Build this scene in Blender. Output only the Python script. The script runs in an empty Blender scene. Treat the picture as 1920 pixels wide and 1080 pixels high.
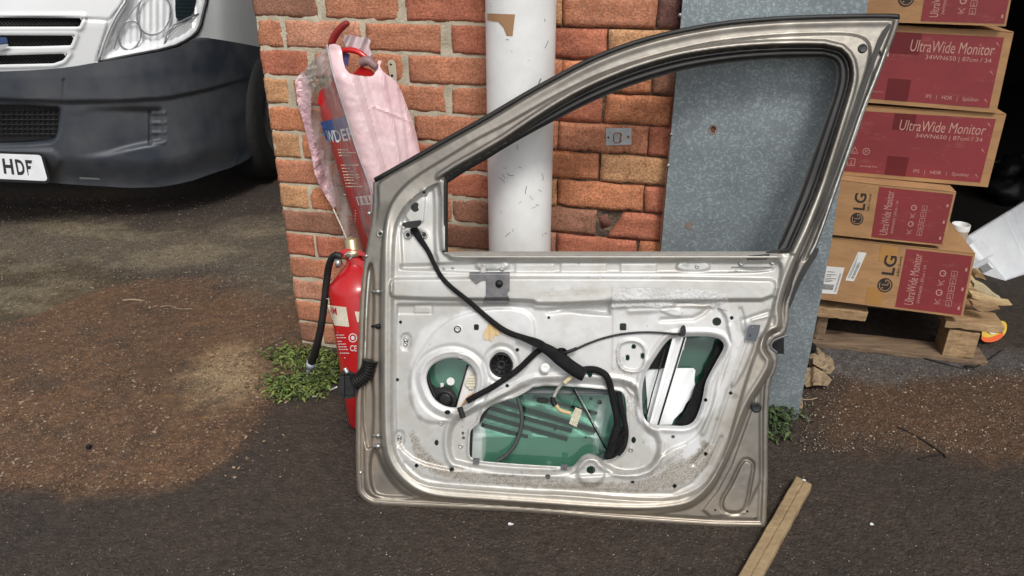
import bpy, bmesh, math, random
import numpy as np
from mathutils import Vector, Matrix, noise
random.seed(7); RNG = np.random.default_rng(7)
scn = bpy.context.scene
# ------------------------------------------------------------------ camera, sky, sun, exposure
F, PITCH, H = 1387.0, math.radians(25.9), 1.3
cam_d = bpy.data.cameras.new("Camera"); cam = bpy.data.objects.new("Camera", cam_d)
scn.collection.objects.link(cam); scn.camera = cam
cam_d.sensor_width = 36; cam_d.lens = 36*F/1920; cam_d.clip_start = 0.05; cam_d.clip_end = 500
cam.location = (0, 0, H); cam.rotation_euler = (math.pi/2-PITCH, 0, 0)
world = bpy.data.worlds.new("World"); scn.world = world; world.use_nodes = True
wn, wl = world.node_tree.nodes, world.node_tree.links
sky = wn.new('ShaderNodeTexSky'); sky.sky_type = 'NISHITA'; sky.sun_disc = False
SUN_EL, SUN_AZ = math.radians(52), math.radians(168)
sky.sun_elevation = SUN_EL; sky.sun_rotation = SUN_AZ; sky.dust_density = 3.5; sky.air_density = 1.0; sky.ozone_density = 1.5
hs = wn.new('ShaderNodeHueSaturation'); hs.inputs['Saturation'].default_value = 0.22
wl.new(sky.outputs[0], hs.inputs['Color']); wl.new(hs.outputs[0], wn['Background'].inputs[0])
wn['Background'].inputs[1].default_value = 0.11
sd_ = bpy.data.lights.new("Sun", 'SUN'); sun = bpy.data.objects.new("Sun", sd_); scn.collection.objects.link(sun)
sd_.energy = 1.25; sd_.angle = math.radians(13); sd_.color = (1.0, 0.965, 0.91)
sv = Vector((math.sin(SUN_AZ)*math.cos(SUN_EL), math.cos(SUN_AZ)*math.cos(SUN_EL), math.sin(SUN_EL)))
sun.rotation_euler = sv.to_track_quat('Z', 'Y').to_euler()
scn.view_settings.view_transform = 'Standard'; scn.view_settings.look = 'None'
scn.view_settings.gamma = 1; scn.view_settings.exposure = 0.55
# ------------------------------------------------------------------ mapping helpers: ray of a photo pixel -> real surface
CAM = np.array([0, 0, H]); cth, sth = math.cos(PITCH), math.sin(PITCH)
def rays(x, y):
    X = (np.asarray(x, float)-960)/F; Y = (np.asarray(y, float)-540)/F
    return np.stack([X+0*Y, cth-Y*sth+0*X, -sth-Y*cth+0*X], -1)
class Plane:
    def __init__(s, P, n):
        s.P = np.array(P, float); s.n = np.array(n, float)/np.linalg.norm(n)     # n looks at the viewer's side
    def __call__(s, x, y, off=0.0):
        r = rays(x, y); t = ((s.P-CAM)@s.n+off)/(r@s.n)
        return r*t[..., None]+CAM
class Wrap:                                                                     # metres round / along a cylinder, from a reference pixel
    def __init__(s, c, x, y, tilt=1):
        s.c = c; P = c(float(x), float(y)); s.z = (P-c.A)@c.u; r = P-c.A-c.u*s.z; s.r = r/np.linalg.norm(r); s.q = np.cross(c.u, s.r)
        if s.q[0] < 0: s.q = -s.q
        s.up = -1 if c.u[2] < 0 else 1
    def __call__(s, x, y, off=0.0):
        a = (np.asarray(x, float)/s.c.R)[..., None]; z = (s.z+s.up*np.asarray(y, float))[..., None]
        return s.c.A+s.c.u*z+(s.r*np.cos(a)+s.q*np.sin(a))*(s.c.R+off)
class Cyl:                                                                      # cylinder from A to B
    def __init__(s, A, B, R):
        s.A = np.array(A, float); s.B = np.array(B, float); s.L = np.linalg.norm(s.B-s.A); s.u = (s.B-s.A)/s.L; s.R = R
    def __call__(s, x, y, off=0.0):
        r = rays(x, y); w = CAM-s.A
        d = r-(r@s.u)[..., None]*s.u; e = w-(w@s.u)*s.u
        a = (d*d).sum(-1); b = 2*(d@e); c = e@e-(s.R+off)**2
        D = np.maximum(b*b-4*a*c, 0); t = (-b-np.sqrt(D))/(2*a)
        return r*t[..., None]+CAM
ground = Plane((0, 0, 0), (0, 0, 1))
WA = math.radians(14); WN = np.array([-math.sin(WA), -math.cos(WA), 0]); WU = np.array([math.cos(WA), -math.sin(WA), 0])
W0 = ground(565., 645.); wall = Plane(W0, WN)
def wu(x, y, off=0): return float((wall(x, y, off)-W0)@WU)
def wpt(u, v, o=0): return W0+WU*u+WN*o+np.array([0, 0, v])
# ------------------------------------------------------------------ materials
MATS = {}
def mat(name, col, rough=0.6, metal=0.0, col2=None, nscale=8, bump=0.0, bscale=60, spec=0.5, detail=6, attr=None, coat=0, trans=0, nfac=(0.35, 0.65), alpha=1.0, stretch=None, rough2=None, emis=None):
    m = bpy.data.materials.new(name); m.use_nodes = True; N, L = m.node_tree.nodes, m.node_tree.links
    p = N['Principled BSDF']; p.inputs['Roughness'].default_value = rough; p.inputs['Metallic'].default_value = metal
    p.inputs['Specular IOR Level'].default_value = spec; p.inputs['Coat Weight'].default_value = coat
    p.inputs['Transmission Weight'].default_value = trans; p.inputs['Alpha'].default_value = alpha
    tc = N.new('ShaderNodeTexCoord'); vec = tc.outputs['Object']
    if stretch:
        mp = N.new('ShaderNodeMapping'); mp.inputs['Scale'].default_value = stretch; L.new(vec, mp.inputs[0]); vec = mp.outputs[0]
    c2 = col2 or tuple(c*0.82 for c in col)
    nz = N.new('ShaderNodeTexNoise'); nz.inputs['Scale'].default_value = nscale; nz.inputs['Detail'].default_value = detail; nz.inputs['Roughness'].default_value = .62
    L.new(vec, nz.inputs['Vector'])
    mr = N.new('ShaderNodeMapRange'); mr.inputs[1].default_value = nfac[0]; mr.inputs[2].default_value = nfac[1]; L.new(nz.outputs[0], mr.inputs[0])
    mx = N.new('ShaderNodeMix'); mx.data_type = 'RGBA'; mx.inputs[6].default_value = (*col, 1); mx.inputs[7].default_value = (*c2, 1)
    L.new(mr.outputs[0], mx.inputs[0]); out = mx.outputs[2]
    if attr:
        at = N.new('ShaderNodeAttribute'); at.attribute_name = attr
        mm = N.new('ShaderNodeMix'); mm.data_type = 'RGBA'; mm.blend_type = 'MULTIPLY'; mm.inputs[0].default_value = 1
        L.new(at.outputs['Color'], mm.inputs[6]); L.new(out, mm.inputs[7]); out = mm.outputs[2]
    L.new(out, p.inputs['Base Color'])
    if rough2 is not None:
        mr2 = N.new('ShaderNodeMapRange'); mr2.inputs[1].default_value = nfac[0]; mr2.inputs[2].default_value = nfac[1]
        mr2.inputs[3].default_value = rough; mr2.inputs[4].default_value = rough2; L.new(nz.outputs[0], mr2.inputs[0]); L.new(mr2.outputs[0], p.inputs['Roughness'])
    if bump:
        n2 = N.new('ShaderNodeTexNoise'); n2.inputs['Scale'].default_value = bscale; n2.inputs['Detail'].default_value = 5; L.new(vec, n2.inputs['Vector'])
        b = N.new('ShaderNodeBump'); b.inputs['Strength'].default_value = bump; b.inputs['Distance'].default_value = 0.01
        L.new(n2.outputs[0], b.inputs['Height']); L.new(b.outputs[0], p.inputs['Normal'])
    MATS[name] = m; return m
M_black = mat('black_plastic', (.008, .008, .009), .42, bump=.15, bscale=200, col2=(.016, .015, .015), nscale=25, spec=.35)
M_rubber = mat('black_rubber', (.008, .008, .008), .5, col2=(.018, .017, .016), nscale=14, spec=.35)
M_tape = mat('cloth_tape', (.006, .006, .0065), .75, bump=.5, bscale=400, col2=(.013, .013, .013), nscale=40, spec=.2)
M_hole = mat('cavity_black', (.004, .004, .004), .9)
M_zinc = mat('zinc_plate', (.50, .52, .53), .5, .35, col2=(.38, .40, .41), nscale=40)
M_steel = mat('dull_steel', (.5, .5, .48), .4, .8, col2=(.3, .29, .27), nscale=60)
M_dksteel = mat('dark_steel', (.10, .10, .11), .45, .5, col2=(.16, .155, .15), nscale=50, bump=.1)
M_mortar = mat('mortar', (.53, .475, .36), .9, col2=(.38, .33, .24), nscale=18, bump=.35, bscale=160)
M_mortar_dk = mat('old_mortar', (.20, .14, .09), .95, col2=(.05, .035, .025), nscale=30, bump=.8, bscale=120)
M_pipe = mat('white_pvc', (.80, .80, .78), .45, col2=(.68, .68, .67), nscale=7, bump=.05)
M_red = mat('red_enamel', (.52, .012, .014), .28, col2=(.42, .01, .012), nscale=12, coat=.3)
M_redold = mat('dusty_red_enamel', (.42, .03, .03), .45, col2=(.34, .05, .045), nscale=20)
M_labelw = mat('label_cream', (.72, .66, .52), .6, col2=(.6, .54, .42), nscale=30)
M_white = mat('white_print', (.75, .75, .73), .6)
M_blue = mat('blue_print', (.05, .10, .28), .5)
M_redtext = mat('red_print', (.45, .02, .03), .5)
M_black_ink = mat('black_ink', (.02, .018, .016), .7)
M_brass = mat('dull_brass', (.55, .45, .28), .35, .8)
M_card = mat('cardboard', (.40, .225, .10), .85, col2=(.31, .17, .078), nscale=10, bump=.15, bscale=90, stretch=(1, 1, 4))
M_cardred = mat('red_board_print', (.235, .028, .033), .62, col2=(.19, .024, .028), nscale=6)
for m_, a_ in ((M_cardred, .35), (M_card, .3)):
    N, L, p = m_.node_tree.nodes, m_.node_tree.links, m_.node_tree.nodes['Principled BSDF']; tc = N.new('ShaderNodeTexCoord'); mp = N.new('ShaderNodeMapping'); mp.inputs['Rotation'].default_value = (.3, .7, .2); mp.inputs['Scale'].default_value = (3, 3, 9); L.new(tc.outputs['Object'], mp.inputs[0])
    nn = N.new('ShaderNodeTexNoise'); nn.inputs['Scale'].default_value = 5; nn.inputs['Detail'].default_value = 10; nn.inputs['Roughness'].default_value = .75; L.new(mp.outputs[0], nn.inputs['Vector'])
    mr = N.new('ShaderNodeMapRange'); mr.inputs[1].default_value = .56; mr.inputs[2].default_value = .72; mr.inputs[4].default_value = a_; L.new(nn.outputs[0], mr.inputs[0]); src = p.inputs['Base Color'].links[0].from_socket
    mx = N.new('ShaderNodeMix'); mx.data_type = 'RGBA'; L.new(mr.outputs[0], mx.inputs[0]); L.new(src, mx.inputs[6]); mx.inputs[7].default_value = (.34, .16, .12, 1); L.new(mx.outputs[2], p.inputs['Base Color'])
M_cardred2 = mat('dark_red_board_print', (.13, .006, .009), .6)
M_pinkink = mat('pink_print', (.50, .27, .22), .7)
M_tapeb = mat('brown_parcel_tape', (.40, .23, .12), .35)
M_wood = mat('pallet_wood', (.45, .30, .16), .8, col2=(.25, .15, .075), nscale=7, bump=.5, bscale=50, stretch=(1.2, 9, 9))
M_wood_dk = mat('dirty_pallet_wood', (.25, .165, .10), .85, col2=(.12, .08, .05), nscale=7, bump=.5, bscale=50, stretch=(1.2, 9, 9))
M_woodend = mat('split_wood', (.62, .47, .26), .85, col2=(.4, .27, .13), nscale=20, bump=.5)
M_foam = mat('polystyrene', (.74, .76, .78), .75, col2=(.66, .68, .71), nscale=12, bump=.25, bscale=220)
M_vanwhite = mat('van_white_paint', (.66, .68, .69), .3, col2=(.62, .63, .63), nscale=3, coat=.5)
M_bumper = mat('dark_bumper_plastic', (.030, .037, .050), .42, col2=(.066, .070, .076), nscale=5, bump=.06, bscale=300, rough2=.68, detail=9)
M_chrome = mat('reflector_chrome', (.9, .9, .9), .12, 1.0, bump=.6, bscale=22)
M_tyre = mat('tyre_rubber', (.015, .015, .015), .8, bump=.4, bscale=40)
M_leaf = mat('weed_leaf', (.07, .13, .025), .6, col2=(.13, .19, .05), nscale=30)
M_leafdk = mat('dark_weed_leaf', (.035, .065, .02), .6, col2=(.07, .09, .03), nscale=30)
M_dry = mat('dry_paper', (.36, .27, .17), .85, col2=(.22, .16, .10), nscale=25, bump=.4)
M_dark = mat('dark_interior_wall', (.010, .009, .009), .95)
M_roof = mat('grey_roof_sheet', (.2, .2, .2), .8)
M_platew = mat('plate_white', (.72, .74, .76), .35)
M_foamw = mat('white_foil', (.80, .82, .82), .35, .0, col2=(.66, .68, .68), nscale=9, bump=.5, bscale=12)
M_tan = mat('tan_wire', (.55, .40, .20), .5)
M_conn = mat('natural_connector', (.62, .58, .46), .45)
def nd(m): return m.node_tree.nodes, m.node_tree.links, m.node_tree.nodes['Principled BSDF']
# glass: thin tinted pane
def glass(name, tint, gl=0.12):
    m = bpy.data.materials.new(name); m.use_nodes = True; N, L = m.node_tree.nodes, m.node_tree.links
    N.remove(N['Principled BSDF']); t = N.new('ShaderNodeBsdfTransparent'); t.inputs[0].default_value = (*tint, 1)
    g = N.new('ShaderNodeBsdfGlossy'); g.inputs['Roughness'].default_value = .06
    fr = N.new('ShaderNodeLayerWeight'); fr.inputs[0].default_value = .15
    ad = N.new('ShaderNodeMath'); ad.operation = 'MULTIPLY_ADD'; ad.inputs[1].default_value = .5; ad.inputs[2].default_value = gl; L.new(fr.outputs['Facing'], ad.inputs[0])
    mx = N.new('ShaderNodeMixShader'); L.new(ad.outputs[0], mx.inputs[0]); L.new(t.outputs[0], mx.inputs[1]); L.new(g.outputs[0], mx.inputs[2])
    L.new(mx.outputs[0], N['Material Output'].inputs[0]); return m
M_glass = glass('green_glass', (.43, .66, .57), .06)
M_lens = glass('clear_lens', (.98, .985, .99), .02)
# film: milky semi-transparent plastic
def film(name, col, a, rough=.35):
    m = mat(name, col, rough, col2=tuple(min(1, c*1.15) for c in col), nscale=9); N, L, p = nd(m)
    nz = N.new('ShaderNodeTexNoise'); nz.inputs['Scale'].default_value = 14; nz.inputs['Detail'].default_value = 7
    tc = N.new('ShaderNodeTexCoord'); mp = N.new('ShaderNodeMapping'); mp.inputs['Scale'].default_value = (2.2, 2.2, .7); L.new(tc.outputs['Object'], mp.inputs[0]); L.new(mp.outputs[0], nz.inputs['Vector'])
    mr = N.new('ShaderNodeMapRange'); mr.inputs[1].default_value = .38; mr.inputs[2].default_value = .68; mr.inputs[3].default_value = a[0]; mr.inputs[4].default_value = a[1]
    L.new(nz.outputs[0], mr.inputs[0]); L.new(mr.outputs[0], p.inputs['Alpha'])
    b = N.new('ShaderNodeBump'); b.inputs['Strength'].default_value = .6; b.inputs['Distance'].default_value = .02; L.new(nz.outputs[0], b.inputs['Height']); L.new(b.outputs[0], p.inputs['Normal'])
    return m
M_film = film('grimy_clear_plastic', (.36, .28, .26), (.25, .78))
M_filmgreen = film('green_printed_film', (.03, .30, .16), (.1, .95))
M_pink = mat('faded_pink_plastic', (.68, .41, .45), .34, col2=(.72, .56, .57), nscale=4, bump=.08, bscale=30)
M_pinkin = mat('white_pink_liner', (.72, .60, .62), .5, bump=.4, bscale=15)
# ------------------------------------------------------------------ object helpers
COL = scn.collection
def link(o, parent=None):
    COL.objects.link(o)
    if parent is not None:
        o.parent = parent; w = Matrix.Identity(4); q = parent
        while q is not None: w = Matrix.Translation(q.location) @ w if True else w; q = q.parent if q.parent and q.type != 'EMPTY' else None
        o.matrix_parent_inverse = Matrix.Translation(-root_loc(parent))
    return o
def root_loc(p):
    while p.parent is not None: p = p.parent
    return p.location.copy()
def mesh(name, V, Fc, m, parent=None, smooth=False, top=False, cols=None, mats=None, mi=None, weld=0):
    V = np.asarray(V, float).reshape(-1, 3); me = bpy.data.meshes.new(name); loc = Vector((0, 0, 0))
    if top or parent is None:
        mn, mxx = V.min(0), V.max(0); b = np.array([(mn[0]+mxx[0])/2, (mn[1]+mxx[1])/2, mn[2]]); V = V-b; loc = Vector(b)
    me.from_pydata(V.tolist(), [], [list(map(int, f)) for f in Fc]); me.materials.append(m)
    if mats:
        for q in mats: me.materials.append(q)
        me.polygons.foreach_set('material_index', np.asarray(mi, dtype=np.int32))
    if smooth: me.polygons.foreach_set('use_smooth', np.ones(len(Fc), dtype=bool))
    if cols is not None:
        a = me.color_attributes.new('Col', 'FLOAT_COLOR', 'POINT'); c = np.ones((len(V), 4)); c[:, :3] = cols; a.data.foreach_set('color', c.ravel())
    if weld:
        bm = bmesh.new(); bm.from_mesh(me); bmesh.ops.remove_doubles(bm, verts=bm.verts, dist=weld); bmesh.ops.dissolve_degenerate(bm, edges=bm.edges, dist=weld*.5); bm.to_mesh(me); bm.free()
    me.update(); o = bpy.data.objects.new(name, me); o.location = loc
    COL.objects.link(o)
    if parent is not None:
        o.parent = parent; o.matrix_parent_inverse = Matrix.Translation(-root_loc(parent)) if parent.type == 'EMPTY' else Matrix.Identity(4)
    return o
def part_on_mesh_root(o, root):                                                # child of a mesh whose origin was moved
    o.parent = root; o.matrix_parent_inverse = Matrix.Translation(-root.location)
def thing(name, label, cat, loc, group=None):
    o = bpy.data.objects.new(name, None); o.empty_display_size = .1; COL.objects.link(o); o.location = Vector(loc)
    o['label'] = label; o['category'] = cat
    if group: o['group'] = group
    return o
def tag(o, label, cat, group=None):
    o['label'] = label; o['category'] = cat
    if group: o['group'] = group
    return o
def struct(o): o['kind'] = 'structure'; return o
class MB:
    def __init__(s): s.V = []; s.F = []; s.n = 0; s.mi = []; s.C = []
    def add(s, V, Fc, mi=0, col=None):
        V = np.asarray(V, float).reshape(-1, 3); s.V.append(V); s.F += [tuple(i+s.n for i in f) for f in Fc]; s.n += len(V); s.mi += [mi]*len(Fc)
        s.C.append(np.tile(col if col is not None else (1, 1, 1), (len(V), 1)))
        return s
    def box8(s, P, mi=0, col=None):                                             # P: 4 front corners then 4 back corners, same order
        s.add(P, [(0, 1, 2, 3), (7, 6, 5, 4), (0, 4, 5, 1), (1, 5, 6, 2), (2, 6, 7, 3), (3, 7, 4, 0)], mi, col); return s
    def obox(s, c, ax, ay, az, mi=0, col=None):                                 # centre, half axes
        c, ax, ay, az = map(np.array, (c, ax, ay, az))
        return s.box8([c-ax-ay-az, c+ax-ay-az, c+ax-ay+az, c-ax-ay+az, c-ax+ay-az, c+ax+ay-az, c+ax+ay+az, c-ax+ay+az], mi, col)
    def tube(s, pts, r, seg=10, mi=0, cap=True, flat=None):
        pts = np.array(pts, float); n = len(pts); r = np.ones(n)*r if np.isscalar(r) else np.array(r)
        T = np.gradient(pts, axis=0); T /= np.linalg.norm(T, axis=1)[:, None]+1e-9
        up = np.array([0, 0, 1.]) if abs(T[0][2]) < .9 else np.array([1., 0, 0]); V = []
        a = np.cross(T[0], up); a /= np.linalg.norm(a)
        for i in range(n):
            a = a-T[i]*(a@T[i]); a /= np.linalg.norm(a)+1e-9; b = np.cross(T[i], a)
            for k in range(seg):
                w = 2*math.pi*k/seg; V.append(pts[i]+(a*math.cos(w)+b*math.sin(w))*r[i])
        Fc = [(i*seg+k, i*seg+(k+1) % seg, (i+1)*seg+(k+1) % seg, (i+1)*seg+k) for i in range(n-1) for k in range(seg)]
        if cap: Fc += [tuple(range(seg))[::-1], tuple((n-1)*seg+k for k in range(seg))]
        return s.add(V, Fc, mi)
    def lathe(s, A, u, prof, seg=32, mi=0):                                     # prof: [(dist along u, radius)]
        A = np.array(A, float); u = np.array(u, float); u /= np.linalg.norm(u)
        a = np.cross(u, [0, 1, .1]); a /= np.linalg.norm(a); b = np.cross(u, a)
        V = [A+u*d+(a*math.cos(2*math.pi*k/seg)+b*math.sin(2*math.pi*k/seg))*max(r, 1e-4) for d, r in prof for k in range(seg)]
        n = len(prof); Fc = [(i*seg+k, i*seg+(k+1) % seg, (i+1)*seg+(k+1) % seg, (i+1)*seg+k) for i in range(n-1) for k in range(seg)]
        return s.add(V, Fc, mi)
    def split(s, name, m, parent=None, smooth=False):                            # one object per added piece
        base = 0; out = []; fi = 0
        for V in s.V:
            n = len(V); Fc = []
            while fi < len(s.F) and s.F[fi][0] < base+n and s.F[fi][0] >= base: Fc.append(tuple(i-base for i in s.F[fi])); fi += 1
            out.append(mesh(name, V, Fc, m, parent, smooth)); base += n
        return out
    def build(s, name, m, parent=None, smooth=False, mats=None, cols=False, **k):
        o = mesh(name, np.concatenate(s.V), s.F, m, parent, smooth, mats=mats, mi=s.mi if mats else None, cols=np.concatenate(s.C) if cols else None, **k)
        return o
def bevel(o, w=.002, seg=2, ang=40):
    b = o.modifiers.new('bevel', 'BEVEL'); b.width = w; b.segments = seg; b.limit_method = 'ANGLE'; b.angle_limit = math.radians(ang); return o
def solid(o, t, off=-1):
    b = o.modifiers.new('solid', 'SOLIDIFY'); b.thickness = t; b.offset = off; return o
# ------------------------------------------------------------------ signed distance in photo pixels
def segd(px, py, pts, closed=True):
    P = np.array(pts, float); best = np.full(px.shape, 1e9); n = len(P)
    for i in range(n if closed else n-1):
        a = P[i]; b = P[(i+1) % n]; d = b-a; L2 = d@d+1e-12
        t = np.clip(((px-a[0])*d[0]+(py-a[1])*d[1])/L2, 0, 1)
        best = np.minimum(best, (px-a[0]-t*d[0])**2+(py-a[1]-t*d[1])**2)
    return np.sqrt(best)
def inside(px, py, pts):
    P = np.array(pts, float); r = np.zeros(px.shape, bool); n = len(P)
    for i in range(n):
        a = P[i]; b = P[(i+1) % n]
        if a[1] == b[1]: continue
        c = ((a[1] > py) != (b[1] > py)) & (px < (b[0]-a[0])*(py-a[1])/(b[1]-a[1])+a[0]); r ^= c
    return r
def sdf(px, py, pts, margin=None):                                              # negative inside
    P = np.array(pts, float); out = np.full(px.shape, 1e3)
    mg = 60 if margin is None else margin
    k = (px > P[:, 0].min()-mg) & (px < P[:, 0].max()+mg) & (py > P[:, 1].min()-mg) & (py < P[:, 1].max()+mg)
    if not k.any(): return out
    X, Y = px[k], py[k]; d = segd(X, Y, P); out[k] = np.where(inside(X, Y, P), -d, d); return out
def chaikin(pts, n=2, closed=True):
    P = [np.array(p, float) for p in pts]
    for _ in range(n):
        Q = [] if closed else [P[0]]
        m = len(P) if closed else len(P)-1
        for i in range(m):
            a, b = P[i], P[(i+1) % len(P)]; Q += [a*.75+b*.25, a*.25+b*.75]
        if not closed: Q.append(P[-1])
        P = Q
    return [tuple(p) for p in P]
def smst(x): x = np.clip(x, 0, 1); return x*x*(3-2*x)
def ell(x, y, rx, ry=None, n=16, rot=0):
    ry = ry or rx; return [(x+rx*math.cos(t)*math.cos(rot)-ry*math.sin(t)*math.sin(rot), y+rx*math.cos(t)*math.sin(rot)+ry*math.sin(t)*math.cos(rot)) for t in [2*math.pi*i/n for i in range(n)]]
def rect(x0, y0, x1, y1): return [(x0, y0), (x1, y0), (x1, y1), (x0, y1)]
def relief(name, outline, mp, m, parent=None, h=0.0, holes=(), step=4.0, smooth=True, colf=None, thick=0, post=None, top=False):
    O = np.array(outline, float); x0, y0 = O.min(0)-step*1.5; x1, y1 = O.max(0)+step*1.5
    xs = np.arange(x0, x1+step, step); ys = np.arange(y0, y1+step, step); gx, gy = np.meshgrid(xs, ys)
    def S(gx, gy):
        s = sdf(gx, gy, O, 1e4)
        for q in holes: s = np.maximum(s, -sdf(gx, gy, q, step*4))
        return s
    s = S(gx, gy)
    near = np.abs(s) < step*.75
    for _ in range(2):
        X, Y = gx[near], gy[near]; e = .05
        s0 = S(X, Y); gxx = (S(X+e, Y)-s0)/e; gyy = (S(X, Y+e)-s0)/e; g2 = gxx**2+gyy**2+1e-6
        dx = np.clip(-s0*gxx/g2, -step, step); dy = np.clip(-s0*gyy/g2, -step, step); gx[near] = X+dx; gy[near] = Y+dy
    ok = (s < 0) | near; idx = -np.ones(ok.shape, int); idx[ok] = np.arange(ok.sum())
    a, b, c, d = idx[:-1, :-1], idx[:-1, 1:], idx[1:, 1:], idx[1:, :-1]
    allnear = near[:-1, :-1] & near[:-1, 1:] & near[1:, 1:] & near[1:, :-1]
    cx = (gx[:-1, :-1]+gx[1:, 1:]+gx[:-1, 1:]+gx[1:, :-1])/4; cy = (gy[:-1, :-1]+gy[1:, 1:]+gy[:-1, 1:]+gy[1:, :-1])/4
    cnt = (a >= 0).astype(int)+(b >= 0)+(c >= 0)+(d >= 0)
    drop = np.zeros(cnt.shape, bool)
    if allnear.any(): drop[allnear] = S(cx[allnear], cy[allnear]) > 0
    q = (cnt == 4) & ~drop; Fc = np.stack([d[q], c[q], b[q], a[q]], -1).tolist()
    for tri, miss in (((d, c, b), a), ((c, b, a), d), ((d, b, a), c), ((d, c, a), b)):  # same winding as the quads
        k = (cnt == 3) & (miss < 0)
        if k.any():
            kk = k.copy()
            Fc += np.stack([t[kk] for t in tri], -1).tolist()
    px, py = gx[ok], gy[ok]
    hh = h(px, py) if callable(h) else np.full(px.shape, float(h))
    V = mp(px, py, hh)
    if thick:
        cntE = {}
        for f in Fc:
            for i in range(len(f)):
                e = (f[i], f[(i+1) % len(f)]); cntE[e] = 1
        bd = [e for e in cntE if (e[1], e[0]) not in cntE]; nV = len(V)
        V = np.concatenate([V, mp(px, py, hh-thick)]); Fc = Fc+[[i+nV for i in f[::-1]] for f in Fc]+[[e[1], e[0], e[0]+nV, e[1]+nV] for e in bd]
        px = np.concatenate([px, px]); py = np.concatenate([py, py])
    used = np.zeros(len(V), bool); used[np.unique([i for f in Fc for i in f])] = True
    rm = np.cumsum(used)-1; V = V[used]; Fc = [tuple(rm[i] for i in f) for f in Fc]
    cols = colf(px[used], py[used]) if colf else None
    f0 = np.array([V[f[1]]-V[f[0]] for f in Fc[::max(1, len(Fc)//200)]]); wd = .22*float(np.median(np.linalg.norm(f0, axis=1)))
    return mesh(name, V, Fc, m, parent, smooth and not thick, cols=cols, weld=min(wd, thick*.4) if thick else wd)
def path(pts, mp, off, n=2):
    P = chaikin(pts, n, closed=False); x = np.array([p[0] for p in P]); y = np.array([p[1] for p in P])
    if callable(off): o = off(x, y)
    elif np.isscalar(off): o = off
    else: o = np.interp(np.linspace(0, 1, len(P)), np.linspace(0, 1, len(off)), off)
    return mp(x, y, o)
def wire(name, pts, mp, off, r, m, parent=None, n=3, seg=8):
    b = MB(); P = path(pts, mp, off, n)
    if not np.isscalar(r): r = np.interp(np.linspace(0, 1, len(P)), np.linspace(0, 1, len(r)), r)
    b.tube(P, r, seg); return b.build(name, m, parent, True)
_tc = {}
def text_geo(s, weight=0.0, shear=0.0):
    k = (s, weight, shear)
    if k in _tc: return _tc[k]
    cu = bpy.data.curves.new('t', 'FONT'); cu.body = s; cu.offset = weight; cu.shear = shear; cu.resolution_u = 3
    o = bpy.data.objects.new('t', cu); COL.objects.link(o); dg = bpy.context.evaluated_depsgraph_get(); dg.update()
    me = bpy.data.meshes.new_from_object(o.evaluated_get(dg)); V = np.array([v.co[:] for v in me.vertices]); Fc = [tuple(p.vertices) for p in me.polygons]
    COL.objects.unlink(o); bpy.data.objects.remove(o); bpy.data.meshes.remove(me)
    V = V[:, :2]; mn, mx = V.min(0), V.max(0); V = (V-mn)/(mx-mn); _tc[k] = (V, Fc); return V, Fc
def put_text(mb, s, quad, mp, off, weight=0.0, shear=0.0, mi=0):                # quad: BL, BR, TR, TL in photo pixels
    V, Fc = text_geo(s, weight, shear); q = np.array(quad, float); a, b = V[:, :1], V[:, 1:]
    P = q[0]*(1-a)*(1-b)+q[1]*a*(1-b)+q[2]*a*b+q[3]*(1-a)*b
    mb.add(mp(P[:, 0], P[:, 1], off), Fc, mi)
def put_poly(mb, pts, mp, off, mi=0):
    P = np.array(pts, float); mb.add(mp(P[:, 0], P[:, 1], off), [tuple(range(len(P)))], mi)
def put_line(mb, pts, w, mp, off, mi=0):
    P = np.array(pts, float)
    for a, b in zip(P[:-1], P[1:]):
        d = b-a; n = np.array([-d[1], d[0]])/(np.linalg.norm(d)+1e-9)*w/2; put_poly(mb, [a-n, b-n, b+n, a+n], mp, off, mi)
# ================================================================== GROUND
soilL = [(-300,905),(-100,930),(60,918),(150,928),(300,918),(360,905),(420,870),(450,840),(480,800),(512,765),(520,735),(560,700),(600,650),(560,560),(480,520),(380,515),(250,530),(150,560),(40,600),(-300,650)]
soilR = [(1530,745),(1600,705),(1700,700),(1920,690),(2200,700),(2200,900),(1880,868),(1780,850),(1700,848),(1620,838),(1560,830),(1520,790)]
greyL = [(-200,430),(120,410),(330,430),(560,400),(580,520),(520,560),(400,520),(300,500),(120,490),(-200,520)]
concR = [(1480,620),(1560,640),(1840,660),(2200,640),(2200,705),(1900,700),(1650,715),(1530,700)]
paleL = [(380,700),(430,655),(505,660),(520,690),(500,745),(440,760)]
mossL = [(-300,420),(100,470),(240,520),(200,640),(60,700),(-300,760)]
def to_ground(P):
    A = np.array(P, float); return ground(A[:, 0], A[:, 1], 0)[:, :2]
def gsd(X, Y, P, m=2.0): return sdf(X, Y, [tuple(p) for p in to_ground(P)], m)
xs = np.unique(np.concatenate([np.linspace(-60, -3.2, 14), np.arange(-3.2, 3.2, .02), np.linspace(3.2, 60, 14)]))
ys = np.unique(np.concatenate([np.linspace(-40, .7, 10), np.arange(.7, 4.4, .018), np.linspace(4.4, 90, 16)]))
gx, gy = np.meshgrid(xs, ys); gxr, gyr = gx.ravel(), gy.ravel()
def fbm(x, y, seed=0, oct=5, f0=1.0):
    r = np.zeros_like(x); rg = np.random.default_rng(seed); a = 1; f = f0; tot = 0
    for _ in range(oct):
        for _ in range(4):
            t = rg.uniform(0, 2*math.pi); ph = rg.uniform(0, 6.28, 2)
            u = x*math.cos(t)+y*math.sin(t); w = -x*math.sin(t)+y*math.cos(t)
            r += a*np.sin(u*f*6.28+ph[0]+1.7*np.sin(w*f*3.7+ph[1]))/4
        tot += a; a *= .55; f *= 2.07
    return r/tot
nzA = fbm(gxr, gyr, 8, 5, 1.1); nzB = fbm(gxr, gyr, 9, 4, 4.5)
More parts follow.
